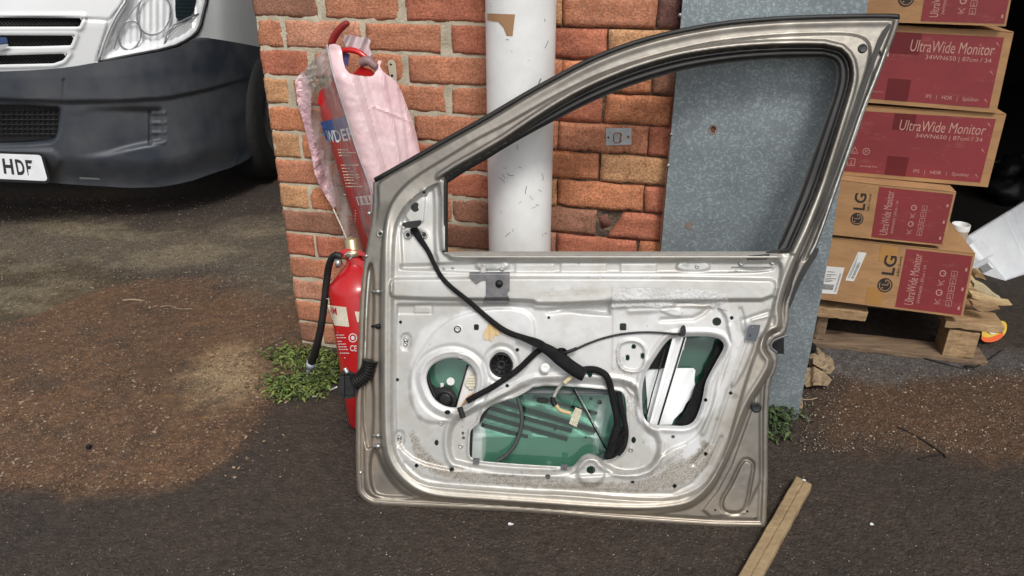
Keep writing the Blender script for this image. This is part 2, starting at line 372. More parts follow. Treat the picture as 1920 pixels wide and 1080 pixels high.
nz1 = fbm(gxr, gyr, 3, 5, 1.6)*.10+fbm(gxr, gyr, 5, 3, 9)*.03
def gm(P, w=.05, k=1.0): return smst((-gsd(gxr, gyr, P)+nz1*k)/w+.5)
g_asph = np.array([.045, .032, .0235]); g_soil = np.array([.125, .068, .034]); g_grey = np.array([.12, .095, .065]); g_conc = np.array([.10, .09, .085]); g_pale = np.array([.34, .24, .13]); g_moss = np.array([.080, .060, .032])
gc = np.tile(g_asph, (len(gxr), 1))
mask = {}
for nm, P, c, w, k in (('moss', mossL, g_moss, .25, 1.5), ('soil', soilL, g_soil, .07, .55), ('grey', greyL, g_grey, .25, 1.8), ('soilr', soilR, g_soil*.72, .12, 1.0), ('conc', concR, g_conc, .08, .8), ('pale', paleL, g_pale, .20, 1.4)):
    mask[nm] = gm(P, w, k)[:, None]; gc = gc*(1-mask[nm])+c*mask[nm]
st_ = smst((fbm(gxr*.35, gyr, 61, 5, 2.6)+.02)*5)[:, None]*np.clip(mask['grey']+mask['moss']*.8, 0, 1)*(1-mask['soil']); gc = gc*(1-.75*st_)+np.array([.20, .165, .105])*.75*st_
st_ = smst((fbm(gxr, gyr, 62, 5, 3.4)-.10)*4)[:, None]*mask['soil']; gc = gc*(1-.6*st_)+np.array([.062, .044, .030])*.6*st_
gc = gc*(1+.22*nzA+.16*nzB)[:, None]*np.stack([1+.06*nzA, 1+0*nzA, 1-.08*nzA], -1)
soilm = np.clip(mask['soil']+mask['soilr']+mask['grey']*.8, 0, 1)[:, 0]
gz = soilm*(fbm(gxr, gyr, 11, 4, 6)*.004+.004)+fbm(gxr, gyr, 12, 3, 8)*.0012
gz *= (np.abs(gxr) < 3.2)*(gyr < 4.4)*(gyr > .7)
n, mcols = len(ys), len(xs)
I = np.arange(n*mcols).reshape(n, mcols); Fg = np.stack([I[:-1, :-1], I[:-1, 1:], I[1:, 1:], I[1:, :-1]], -1).reshape(-1, 4).tolist()
M_ground = mat('worn_ground', (1, 1, 1), .88, col2=(.56, .53, .51), nscale=34, attr='Col', bump=1.0, bscale=90, detail=9, nfac=(.38, .66))
N, L, p = nd(M_ground)
tc = N.new('ShaderNodeTexCoord'); vo = N.new('ShaderNodeTexVoronoi'); vo.inputs['Scale'].default_value = 210; L.new(tc.outputs['Object'], vo.inputs['Vector'])
mr = N.new('ShaderNodeMapRange'); mr.inputs[1].default_value = .80; mr.inputs[2].default_value = .97; L.new(vo.outputs['Color'], mr.inputs[0])   # light chips in the tarmac
sx = N.new('ShaderNodeSeparateColor'); L.new(vo.outputs['Color'], sx.inputs[0]); L.new(sx.outputs[0], mr.inputs[0])
mx = N.new('ShaderNodeMix'); mx.data_type = 'RGBA'; mx.blend_type = 'MIX'; src = p.inputs['Base Color'].links[0].from_socket
mf = N.new('ShaderNodeMath'); mf.operation = 'MULTIPLY'; mf.inputs[1].default_value = .55; L.new(mr.outputs[0], mf.inputs[0]); L.new(mf.outputs[0], mx.inputs[0])
sc = N.new('ShaderNodeVectorMath'); sc.operation = 'SCALE'; sc.inputs['Scale'].default_value = 2.6; L.new(src, sc.inputs[0]); L.new(src, mx.inputs[6]); L.new(sc.outputs[0], mx.inputs[7]); L.new(mx.outputs[2], p.inputs['Base Color'])
bn = [q for q in N if q.type == 'BUMP'][0]; b2 = N.new('ShaderNodeBump'); b2.inputs['Strength'].default_value = .5; b2.inputs['Distance'].default_value = .006
L.new(vo.outputs['Distance'], b2.inputs['Height']); L.new(bn.outputs[0], b2.inputs['Normal']); L.new(b2.outputs[0], p.inputs['Normal'])
g = mesh('ground', np.stack([gxr, gyr, gz], -1), Fg, M_ground, None, True, cols=gc); struct(g)
# stones, chips and grit strewn on it (nobody could count them)
def scatter(name, n, region, size, cols_, seed, label, flat=.55, elong=1.0):
    rg = random.Random(seed); mb = MB(); mcount = 0
    while mcount < n:
        x, y = rg.uniform(*region[0]), rg.uniform(*region[1])
        if len(region) > 2:
            if not inside(np.array([x]), np.array([y]), region[2])[0]: continue
        P = ground(x, y); s = size[0]*(size[1]/size[0])**(rg.random()**1.8); c = rg.choice(cols_); a = rg.uniform(0, 6.28); k = rg.uniform(.55, 1)*s; e = s*rg.uniform(1, elong)
        V = []
        for zz, rr in ((-.3, .8), (.35, 1), (1, .5)):
            for q in range(5):
                t = a+q*1.257+rg.uniform(-.3, .3); r_ = rr*rg.uniform(.75, 1.1); X, Y = math.cos(t)*e*r_, math.sin(t)*k*r_
                V.append((P[0]+X*math.cos(a)-Y*math.sin(a), P[1]+X*math.sin(a)+Y*math.cos(a), .004+zz*s*flat))
        Fc = [(i*5+q, i*5+(q+1) % 5, i*5+5+(q+1) % 5, i*5+5+q) for i in range(2) for q in range(5)]+[(10, 11, 12, 13, 14)]
        mb.add(V, Fc, 0, c); mcount += 1
    o = mb.build(name, M_stone, None, cols=True); o['kind'] = 'stuff'; o['label'] = label; o['category'] = 'gravel'; return o
M_stone = mat('stone_chip', (1, 1, 1), .85, attr='Col', nscale=60)
lt = [(.30, .24, .18), (.20, .16, .12), (.14, .09, .06), (.09, .06, .045), (.42, .36, .28)]
scatter('gravel', 15000, ((-40, 620), (500, 930), [tuple(p) for p in soilL]), (.0013, .0056), [(.15,.085,.045), (.10,.055,.032), (.19,.115,.065), (.07,.042,.028)]*4+lt[:4], 1, 'brown grit and small stones on the soil left of the door')
scatter('gravel', 4500, ((1500, 1960), (690, 850)), (.0012, .0042), lt[1:4]*3+lt, 2, 'brown grit and small stones on the soil patch right of the door')
scatter('gravel', 1700, ((-20, 1940), (770, 1085)), (.0007, .0022), [(.34, .28, .22), (.2, .17, .14), (.12, .1, .09), (.45, .38, .30)], 3, 'tiny pale chips sprinkled over the dark tarmac in front')
scatter('gravel', 6500, ((-20, 600), (372, 540)), (.0014, .0055), lt[1:4]*2+lt[:2], 4, 'coarse grey gravel on the ground in front of the van')
scatter('bark_litter', 700, ((0, 560), (520, 900)), (.002, .0065), [(.26, .17, .10), (.36, .26, .16), (.10, .06, .04)], 5, 'bits of bark and dry leaf lying on the brown soil', .12, 2.4)['category'] = 'litter'
# ================================================================== BRICK WALL
HV = [1.072-.0817*k for k in range(0, 14)]                                      # bed joints 0..13, downwards
def wall_u(x, v, o=0):
    y = 300.
    for _ in range(12):
        P = wall(x, y, o); y += (P[2]-v)*480
    return float((P-W0)@WU)
M_brick = mat('orange_brick', (1, 1, 1), .88, col2=(.78, .72, .68), nscale=26, attr='Col', bump=.38, bscale=170, stretch=(1, 1, 2.2), nfac=(.36, .66))
N, L, p = nd(M_brick)                                                            # pale and dark flecks in the clay
tc = N.new('ShaderNodeTexCoord'); nf = N.new('ShaderNodeTexNoise'); nf.inputs['Scale'].default_value = 170; nf.inputs['Detail'].default_value = 3; L.new(tc.outputs['Object'], nf.inputs['Vector'])
mr = N.new('ShaderNodeMapRange'); mr.inputs[1].default_value = .30; mr.inputs[2].default_value = .72; mr.inputs[3].default_value = .62; mr.inputs[4].default_value = 1.42; L.new(nf.outputs[0], mr.inputs[0])
src = p.inputs['Base Color'].links[0].from_socket; sc = N.new('ShaderNodeVectorMath'); sc.operation = 'SCALE'; L.new(src, sc.inputs[0]); L.new(mr.outputs[0], sc.inputs['Scale']); L.new(sc.outputs[0], p.inputs['Base Color'])
OR = (.53, .215, .105); OB = (.47, .20, .112); BR = (.31, .15, .095); DK = (.15, .07, .058); YE = (.51, .28, .14); RD = (.44, .155, .090); PK = (.54, .26, .165)
def brick(mb, u0, u1, v0, v1, col, rough=.0008, o=0.0, depth=.10, rnd=.003, ub=None, u1b=None, chip=0, side=False):
    nu = max(5, int((u1-u0)/.012)); nv = 8; V = []; sx_, sy_ = random.uniform(0, 99), random.uniform(0, 99); C = []
    for j in range(nv+1):
        for i in range(nu+1):
            s, t = i/nu, j/nv
            a0 = (ub if ub is not None else u0)*(1-t)+u0*t; a1 = (u1b if u1b is not None else u1)*(1-t)+u1*t
            W = a1-a0; Hh = v1-v0; du = min(s, 1-s)*W; dv = min(t, 1-t)*Hh
            if i in (0, nu): du = 0
            e = min(du, dv); dep = -rnd*max(0, 1-e/rnd)**2
            wob = .0022*noise.noise(Vector((sx_+s*W*18, sy_+t*Hh*18, 0)))*(1 if e < .001 else 0)*2
            n1 = noise.noise(Vector((sx_+s*W*30, sy_+t*Hh*30, 3)))*rough*2.2+noise.noise(Vector((sx_+s*W*110, sy_+t*Hh*110, 7)))*rough*1.6
            jag = chip*max(0, noise.noise(Vector((sx_+s*W*70, 5, 1))))*.016 if j == 0 else 0
            V.append(wpt(a0+s*W+(wob if i in (0, nu) else 0), v0+t*Hh+(wob if j in (0, nv) else 0)+jag, o+dep+n1)); 
            f = 1+.28*noise.noise(Vector((sx_+s*W*9, sy_+t*Hh*9, 11))); C.append(tuple(c*f for c in col))
    K = nu+1; Fc = [(j*K+i, j*K+i+1, (j+1)*K+i+1, (j+1)*K+i) for j in range(nv) for i in range(nu)]
    base = len(V); ring = [i for i in range(nu+1)]+[(j)*K+nu for j in range(1, nv+1)]+[nv*K+i for i in range(nu-1, -1, -1)]+[j*K for j in range(nv-1, 0, -1)]
    for r in ring: V.append(np.array(V[r])-WN*depth); C.append(tuple(c*.9 for c in col))
    m_ = len(ring); Fc += [(ring[(q+1) % m_], ring[q], base+q, base+(q+1) % m_) for q in range(m_)]
    mb.V.append(np.array(V)); mb.F += [tuple(i+mb.n for i in f) for f in Fc]; mb.n += len(V); mb.mi += [0]*len(Fc); mb.C.append(np.array(C))
rowsL = {-1: [(455,592,BR),(607,746,OB),(760,911,RD)], 0: [(471,528,OB),(535,675,PK),(686,826,OB),(847,925,RD)], 1: [(479,578,RD),(590,755,OB),(767,925,OB)],
 2: [(487,541,YE),(553,690,OB),(702,834,OB),(847,925,OB)], 3: [(492,622,OR),(632,760,RD),(777,905,OB)], 4: [(501,561,YE),(567,700,OR),(712,845,RD),(853,925,RD)],
 5: [(511,650,OB),(660,780,RD),(790,925,RD)], 6: [(519,577,YE),(580,640,OR),(650,700,RD),(710,846,OB),(849,925,BR)], 7: [(526,640,BR),(650,780,RD),(790,925,BR)],
 8: [(531,589,RD),(594,655,RD),(665,800,RD)], 9: [(538,670,OB)], 10: [(546,610,PK),(616,680,OB)], 11: [(554,640,OB)], 12: [(561,600,BR),(606,650,OB)]}
rowsR = {-1: [(1030,1054,YE),(1056,1231,OB),(1234,1278,DK)], 0: [(1030,1137,RD),(1141,1300,YE)], 1: [(1030,1053,OB),(1055,1221,OR),(1225,1290,BR)], 2: [(1030,1128,RD),(1134,1262,OR)],
 3: [(1020,1045,OB),(1048,1214,OB),(1216,1275,RD)], 4: [(1020,1121,OR),(1126,1275,YE)], 5: [(1020,1044,YE),(1046,1205,OR),(1209,1270,RD)], 6: [(1018,1117,BR),(1141,1260,OR)],
 7: [(1020,1041,BR),(1043,1192,RD),(1197,1260,OR)]}
UP = wu(978, 200)                                                                # where the pipe stands: wide joints left of it, tight ones right
bw = MB(); URT = None
U_END = wu(1628, 0, .045)-.004
for k in range(-17, 13):
    v1 = HV[0]-.0817*k; v0 = v1-.0817; jl = .0040; 
    L_ = rowsL.get(k, None); R_ = rowsR.get(k, None); vm = (v0+v1)/2
    if L_:
        B = []
        for i, (a, b, c) in enumerate(L_):
            ua, ub_ = wall_u(a, vm), wall_u(b, vm)
            if i == 0: ua = 0.0
            B.append((ua, min(ub_, UP-.002), c))
        last = B[-1][1]
    else:
        B = []; last = -.012; first = True
    u = last+.012 if L_ else 0.0; hd = k % 2
    while u < UP-.06:
        w = (.108 if hd else .222); w = min(w, UP-.004-u); B.append((u, u+w, random.choice([OR, OB, RD, BR, YE, OB]))); u += w+.012; hd = not hd
    for ua, ub_, c in B: brick(bw, ua, ub_, v0+jl, v1-jl, c, o=random.uniform(-.001, .0015), depth=.20 if ua == 0 else .10)
    B = []
    if R_:
        for a, b, c in R_: B.append((max(wall_u(a, vm), UP+.002), wall_u(b, vm), c))
    u = B[-1][1]+.004 if B else UP+.002; hd = k % 2
    while u < U_END-.03:
        w = (.108 if hd else .222); w = min(w, U_END-u); B.append((u, u+w, random.choice([OR, OB, RD, BR, YE, OB]))); u += w+.005; hd = not hd
    for ua, ub_, c in B:
        kw = {}
        if k == 6 and c == OR and ua > UP+.1: kw = dict(ub=ua, chip=.3); ua = ua+.040; 
        if k == 6 and c == OR and 'ub' in kw: c = RD
        brick(bw, ua, ub_, v0+.0026, v1-.0026, c, rough=.0018, o=.004+random.uniform(-.003, .003), rnd=.006, **{**dict(chip=1 if k in (3, 5, 4) else .3), **kw})
# loose chip lodged in the hole of course 6
u6 = wall_u(1133, HV[6]-.03); bw.obox(wpt(u6, HV[6]-.036, -.02), WU*.013+np.array([0, 0, .006]), WN*.012, np.array([0, 0, .018])-WU*.006, col=(.2, .08, .06))
wall_root = thing('brick_wall', 'orange brick garage wall with pale lime joints left of the white pipe and tight dark joints right of it', 'wall', W0)
bw.build('brick_courses', M_brick, wall_root, True, cols=True)
topv = HV[0]+.0817*17
def wbox(mb, u0, u1, v0, v1, o0, o1, mi=0): mb.box8([wpt(u0, v0, o1), wpt(u1, v0, o1), wpt(u1, v1, o1), wpt(u0, v1, o1), wpt(u0, v0, o0), wpt(u1, v0, o0), wpt(u1, v1, o0), wpt(u0, v1, o0)], mi)
# struck lime mortar: a rough sheet standing nearly flush with the brick faces
nu_, nv_ = 150, 300; V = []
for j in range(nv_+1):
    for i in range(nu_+1):
        u, v = .003+(UP-.003)*i/nu_, topv*j/nv_; 
        V.append(wpt(u, v, -.0032+.0022*noise.noise(Vector((u*35, v*35, 0)))+.0012*noise.noise(Vector((u*140, v*140, 5)))))
K = nu_+1; mesh('lime_mortar', V, [(j*K+i, j*K+i+1, (j+1)*K+i+1, (j+1)*K+i) for j in range(nv_) for i in range(nu_)], M_mortar, wall_root, True)
mb = MB(); wbox(mb, .005, UP, 0, topv, -.32, -.012); mb.build('wall_core', M_mortar, wall_root)
mb = MB(); wbox(mb, UP+.0005, U_END, 0, topv, -.32, -.009); mb.build('old_mortar_bed', M_mortar_dk, wall_root)
# ================================================================== garage shell behind the wall (dark inside)
gr = thing('garage_building', 'dark open garage behind the brick wall and the stacked boxes', 'building', wpt(2.5, 0, -4))
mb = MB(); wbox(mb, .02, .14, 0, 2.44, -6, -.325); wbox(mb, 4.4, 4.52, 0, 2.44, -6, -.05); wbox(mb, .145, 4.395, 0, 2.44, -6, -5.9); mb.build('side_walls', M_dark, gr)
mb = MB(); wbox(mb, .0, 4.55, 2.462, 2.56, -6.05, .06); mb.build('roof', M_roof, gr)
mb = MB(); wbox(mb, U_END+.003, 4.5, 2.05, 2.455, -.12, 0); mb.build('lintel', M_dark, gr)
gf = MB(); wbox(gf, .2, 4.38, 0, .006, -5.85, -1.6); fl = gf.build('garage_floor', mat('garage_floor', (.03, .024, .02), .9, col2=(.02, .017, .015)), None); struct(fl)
# ================================================================== GALVANISED SHEET
SHO = .045; shp = Plane(W0+WN*SHO, WN)
M_galv = mat('galvanised_sheet', (.30, .345, .36), .5, .4, col2=(.215, .25, .265), nscale=6)
N, L, p = nd(M_galv); tc = N.new('ShaderNodeTexCoord'); vo = N.new('ShaderNodeTexVoronoi'); vo.inputs['Scale'].default_value = 230; vo.inputs['Randomness'].default_value = 1
nn = N.new('ShaderNodeTexNoise'); nn.inputs['Scale'].default_value = 30; L.new(tc.outputs['Object'], nn.inputs['Vector'])
vm_ = N.new('ShaderNodeVectorMath'); vm_.operation = 'MULTIPLY_ADD'; vm_.inputs[1].default_value = (.03,)*3; L.new(nn.outputs['Color'], vm_.inputs[0]); L.new(tc.outputs['Object'], vm_.inputs[2]); L.new(vm_.outputs[0], vo.inputs['Vector'])
sx = N.new('ShaderNodeSeparateColor'); L.new(vo.outputs['Color'], sx.inputs[0]); mr = N.new('ShaderNodeMapRange'); mr.inputs[1].default_value = .55; mr.inputs[2].default_value = 1; mr.inputs[3].default_value = .90; mr.inputs[4].default_value = 1.42; L.new(sx.outputs[0], mr.inputs[0])
src = p.inputs['Base Color'].links[0].from_socket; sc = N.new('ShaderNodeVectorMath'); sc.operation = 'SCALE'; L.new(src, sc.inputs[0]); L.new(mr.outputs[0], sc.inputs['Scale']); L.new(sc.outputs[0], p.inputs['Base Color'])
sheet_root = thing('galvanised_sheet', 'blue-grey galvanised steel sheet with one rusty hole, covering the wall edge behind the door window', 'metal sheet', shp(1400., 800.)*[1, 1, 0])
ztop = 2.0; pL = shp(1215., 780.); pL2 = shp(1278., 0.); pR2 = shp(1628., 0.); pR = shp(1490., 800.)
uL = float((pL2-W0)@WU); uR = float((pR2-W0)@WU); uRb = float((shp(1500., 760.)-W0)@WU)
sh = relief('sheet_face', [(1315,-400),(1706,-400),(1628,0),(1558,460),(1500,760),(1484,842),(1205,815),(1240,462),(1267,150)], shp, M_galv, sheet_root, step=12, holes=[ell(1337, 243, 6, 7)], smooth=False); solid(sh, .0025)
mb = MB(); wbox(mb, uL+.002, uR-.002, 0, 1.5, .001, SHO-.004); mb.build('backing_board', mat('rusty_board', (.16, .06, .035), .9), sheet_root)
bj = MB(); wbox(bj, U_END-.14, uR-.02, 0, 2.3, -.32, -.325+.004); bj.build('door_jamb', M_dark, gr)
rv = MB()
for x, y in ((1337, 243), (1292, 425)): 
    if y == 425: put_poly(rv, ell(x, y, 5, 3), shp, .0008)
put_poly(rv, ell(1337, 243, 9, 10), shp, .0006)
rust = rv.build('rust_ring', mat('rust_stain', (.16, .10, .08), .8, col2=(.25, .2, .17), nscale=60), sheet_root)
rust.data.polygons.foreach_get
# cut the ring's own hole out by making it an annulus instead of a disc
me = rust.data; bpy.data.objects.remove(rust); rv = MB(); A = ell(1337, 243, 9, 10, 20); Bq = ell(1337, 243, 6.2, 7.2, 20)
PA = np.array(A); PB = np.array(Bq); rv.add(np.concatenate([shp(PA[:, 0], PA[:, 1], .0008), shp(PB[:, 0], PB[:, 1], .0008)]), [(q, (q+1) % 20, 20+(q+1) % 20, 20+q) for q in range(20)])
put_poly(rv, [(1286,418),(1293,416),(1298,421),(1296,429),(1289,431),(1284,426)], shp, .0008)
rv.split('rust_stain', mat('rust_stain', (.16, .10, .08), .8, col2=(.25, .2, .17), nscale=60), sheet_root)
sc_ = MB()
for x, y in ((1275, 28), (1259, 252), (1253, 310)):
    P = shp(x, y, 0); sc_.lathe(P, WN, [(0, .004), (.002, .004), (.003, .0025), (.003, 0)], 12)
sc_.split('fixing_screw', M_steel, sheet_root, True)
# ================================================================== WHITE SOIL PIPE
uPc = .5*(wall_u(912, .75, .09)+wall_u(1043, .75, .09)); RP = .0875
def pipe_px(x, y): return None
pm_ = M_pipe; N, L, p = nd(pm_)
tc = N.new('ShaderNodeTexCoord'); mp_ = N.new('ShaderNodeMapping'); mp_.inputs['Scale'].default_value = (9, 9, 14); mp_.inputs['Rotation'].default_value = (.3, .5, .2); L.new(tc.outputs['Object'], mp_.inputs[0])
nn = N.new('ShaderNodeTexNoise'); nn.inputs['Scale'].default_value = 2.6; nn.inputs['Detail'].default_value = 9; nn.inputs['Roughness'].default_value = .72; L.new(mp_.outputs[0], nn.inputs['Vector'])
mr = N.new('ShaderNodeMapRange'); mr.inputs[1].default_value = .675; mr.inputs[2].default_value = .70; L.new(nn.outputs[0], mr.inputs[0]); src = p.inputs['Base Color'].links[0].from_socket
mx = N.new('ShaderNodeMix'); mx.data_type = 'RGBA'; L.new(mr.outputs[0], mx.inputs[0]); L.new(src, mx.inputs[6]); mx.inputs[7].default_value = (.22, .22, .23, 1); L.new(mx.outputs[2], p.inputs['Base Color'])
Pb = wpt(uPc, 0, .10)
pr = thing('soil_pipe', 'thick white scuffed plastic pipe running down the brick wall, with a scrap of brown tape', 'pipe', Pb)
mb = MB(); mb.lathe(Pb, [0, 0, 1], [(0, RP), (.25, RP), (.6, RP), (1.3, RP), (2.4, RP)], 72); mb.build('pipe_body', M_pipe, pr, True)
pcyl = Cyl(Pb, Pb+[0, 0, 2.4], RP)
tp = MB(); P = np.array([(912,26),(966,27),(966,34),(960,68),(950,68),(944,52),(930,40),(912,38)], float)
relief('tape_scrap', [(913.5,25),(966,27),(965,34),(961,68),(950,67),(944,52),(934,41),(913.5,38)], pcyl, M_tapeb, pr, h=.0008, step=3)
sm = MB()
for seed in range(26):
    rg = random.Random(seed); x0, y0 = rg.uniform(925, 1025), rg.uniform(30, 460); a = rg.uniform(-.6, 1.9); Ln = rg.uniform(4, 16); pts = [(x0, y0)]
    for q in range(4): a += rg.uniform(-.5, .5); pts.append((pts[-1][0]+math.cos(a)*Ln/4, pts[-1][1]+math.sin(a)*Ln/4))
    put_line(sm, pts, rg.uniform(.5, 1.3), pcyl, .0006)
put_line(sm, [(1014,147),(1009,160)], 2.4, pcyl, .0007)
so_ = sm.build('scuff_marks', mat('scuff_grey', (.2, .2, .21), .7), pr); so_['kind'] = 'stuff'
# small fittings on the brick
mt = thing('bracket_plate', 'small square galvanised plate with a bent tab on the brick right of the pipe', 'bracket', wall(1160., 257., .005))
q8 = relief('plate', [(1136,240),(1184,240),(1184,271),(1136,273)], wall, M_zinc, mt, h=.0105, step=3, holes=[ell(1140.5, 258, 2, 2.4), ell(1178, 257, 3, 3.2), [(1149,249),(1164,248),(1167,254),(1164,259),(1166,264),(1162,269),(1150,269)]], thick=.002)
relief('tab', [(1151.5,251),(1162,250.5),(1163,256),(1161,259.5),(1162,263),(1160,267),(1152,267)], wall, M_zinc, mt, h=lambda x, y: .012+(x-1151)*.0006, step=2, thick=.002)
mb = MB(); put_poly(mb, rect(1136,241,1184,272), wall, .0052); mb.build('backing', M_hole, mt)
sb = thing('hanging_strap', 'small cream two-hole steel strap on the brick beside the pink bag', 'bracket', wall(735., 135., .01))
relief('strap', chaikin([(728,112),(741,112),(744,140),(744,168),(736,168),(731,145),(727,120)], 1), wall, mat('cream_metal', (.6, .54, .42), .5), sb, h=.014, step=2, holes=[ell(733, 121, 2.6), ell(735, 142, 2.6)], thick=.003)
mb = MB(); put_poly(mb, rect(730,117,738,147), wall, .0085); mb.build('backing', M_hole, sb)
# ================================================================== CAR DOOR
B0 = ground(680., 945.); B1 = ground(1435., 991.)
DU = (B1-B0)/np.linalg.norm(B1-B0); nh = np.array([-DU[1], DU[0], 0]); TL = math.radians(22)
DN = np.array([-nh[0]*math.cos(TL), -nh[1]*math.cos(TL), math.sin(TL)]); dp = Plane(B0+[0, 0, .002], DN)
door = thing('car_door', 'bare champagne silver car door, trim stripped and wiring exposed, leaning before the brick wall', 'car door', (B0+B1)/2)
OUT = [(699,343),(712,328),(780,292),(850,252),(900,225),(946,197),(993,169),(1039,144),(1085,119),(1131,98),(1178,80.5),(1224,67),(1270,56),(1317,47),(1363,40),(1409,35.5),(1456,32),(1502,30),(1594,27.5),(1664,27),(1689,29.5),
 (1681,58),(1659,116),(1622,208),(1601,272),(1571,352),(1534,458),(1521,482),(1503,508),(1488,545),(1480,575),(1479,600),(1473,628),(1449,638),(1444,652),(1459,664),(1456,694),(1444,716),(1441,760),(1440,802),(1440,894),(1436,990),
 (1340,988),(1244,982),(1122,973),(1060,967),(1000,962),(909,957),(798,952),(702,948),(686,941),(674,930),(668.5,918),(667,859),(667,778),(668.5,711),(671,672),(674,574),(680,508),(684,481),(696,419),(700,380)]
OUT = chaikin(OUT[:20], 1, False)+[(1689,29.5)]+chaikin(OUT[21:41], 1, False)+[(1436,990)]+chaikin(OUT[42:], 1, False)
W1 = chaikin([(840,343),(913,302),(900,294)][:1]+[(872,322),(913,299),(946,278),(993,251),(1039,227),(1085,203),(1131,181.5),(1178,162.5),(1224,147.5),(1270,134.5),(1317,125),(1363,118),(1409,113),(1456,110),(1525,109)], 1, False)+chaikin([(1545,109),(1563,114),(1570,130),(1567,167),(1548,222),(1525,287),(1502,352),(1479,412),(1462,449),(1457,471)], 1, False)+[(840,471)]
W2 = chaikin([(829,334),(860,314),(893,296),(946,265),(946,265),(993,233),(1039,203),(1085,176.5),(1131,155),(1178,136),(1224,121),(1270,109),(1317,100.5),(1363,94.5),(1409,90.5),(1456,88),(1502,87),(1545,88)], 1, False)+chaikin([(1575,95),(1590,109),(1596,134),(1594,157),(1580,204),(1557,278),(1530,361),(1502,426),(1483,468)], 1, False)+[(1480,473),(829,473)]
P_ = chaikin([(1636,80),(1630,125),(1608,190),(1579,279),(1550,360),(1505,462),(1489,504),(1472,552),(1466,577),(1470,599),(1466,622),(1442,630),(1436,652),(1452,670),(1450,692),(1428,728),(1406,762),(1382,827),(1360,875),(1336,921),(1305,949),(1275,959),(1214,965),(1122,962),(1000,953),(909,947),(817,941),(776,928),(746,904),(724,874),(713,837),(711,748),(711,600),(712,500),(717,440),(724,395),(743,360),(775,330),(847,287),(893,258),(946,232),(1030,183),(1085,155),(1130,134),(1200,110),(1290,86),(1363,73),(1456,64),(1540,61),(1608,61.6)], 2)
Q_ = chaikin([(733,480),(736,430),(745,405),(760,383),(783,362),(812,345),(829,340),(829,462),(840,477),(865,483),(1430,484),(1458,484),(1469,496),(1468,520),(1444,615),(1421,660),(1389,760),(1366,851),(1336,903),(1305,927),(1260,941),(1183,940),(1057,929),(1000,928),(835,916),(791,910),(761,889),(740,859),(731,822),(731,700),(732,600)], 1)
S1 = chaikin([(805,690),(817,679),(838,671),(858,671),(880,681),(893,699),(894,722),(886,744),(872,760),(853,765),(832,761),(813,748),(802,723),(799,706)], 2)
def c8(p): return [(850+x/4.154, 640+y/4.154) for x, y in p]
S2 = chaikin(c8([(640,345),(930,352),(1230,380),(1290,385),(1330,410),(1345,480),(1355,700),(1345,800),(1310,870),(1220,922),(1160,920),(1120,890),(1060,872),(1010,885),(970,930),(935,972),(880,980),(840,975),(600,962),(350,945),(200,930),(145,912),(122,880),(130,700),(150,680),(200,640),(215,570),(290,500),(400,460),(480,440),(560,400)]), 1)
S3 = chaikin([(1258,633),(1281,631),(1320,630),(1345,633),(1356,641),(1358,652),(1347,671),(1333,696),(1322,718),(1318,745),(1311,770),(1302,790),(1287,799),(1260,798),(1220,796),(1211,789),(1205,775),(1203,741),(1207,710),(1216,690),(1232,665),(1246,645)], 1)
HOLES = [ell(751,604,3.2), ell(745.5,712,3.4), ell(781,873,4), ell(847,880,5,4), ell(1027,894,5), ell(1265,911,4.2), ell(1323,851,4), ell(1186,904,4,2.6), ell(1262,819,3.4), ell(1323,750,3.6), ell(1370,737,3.6), ell(1188,825,4.5,6), ell(1341,956.5,2.2), ell(1401,959,2.2), ell(1417,972,3,2.5), ell(1108,881,8.5,7.5), rect(1162,606,1174.5,619.5), ell(1344,603,8.6,8), ell(1372,596,3.8), rect(1184,645.5,1192.5,654), rect(1173,665,1180.5,676), rect(1201,661.5,1208.5,673), ell(1029,595.5,3), ell(1283,496.5,4.2), ell(1289,498,3.6), ell(920.5,499.5,3.8), ell(927,500.5,3.4,2.6), rect(888.5,608,898,619), chaikin([(768,388),(778,379),(786,381),(783,389),(787,394),(776,399)],1), ell(839,773,6,4.2), ell(818.5,830,4,5.6), ell(970,656,3.6), ell(951,723,3.8), ell(868,812,3.4), ell(869,821,3.2), ell(940,684,21,24,28), ell(795,361,3), ell(713,438,3), ell(765,441,4), ell(795,440,4), ell(761,640,4,8), ell(749,822,4,8), ell(907,499,2), ell(1106,700,5,8)]
LATCH = chaikin([(1444,640),(1460,633),(1480,628),(1485,650),(1480,664),(1460,661),(1447,656)], 1)
def offset(P, d):
    P = np.array(P, float); T = np.roll(P, -1, 0)-np.roll(P, 1, 0); T /= np.linalg.norm(T, axis=1)[:, None]+1e-9
    return P+np.stack([T[:, 1], -T[:, 0]], -1)*d
W1o = offset(W1, 6.0); W1o[0] = (834, 338); W1o[-1] = (834, 471.5); W1o[-2] = (1460, 471.5); W1o = [tuple(p) for p in W1o]
def A_(x, y): return .016+.028*smst((y-330)/170)
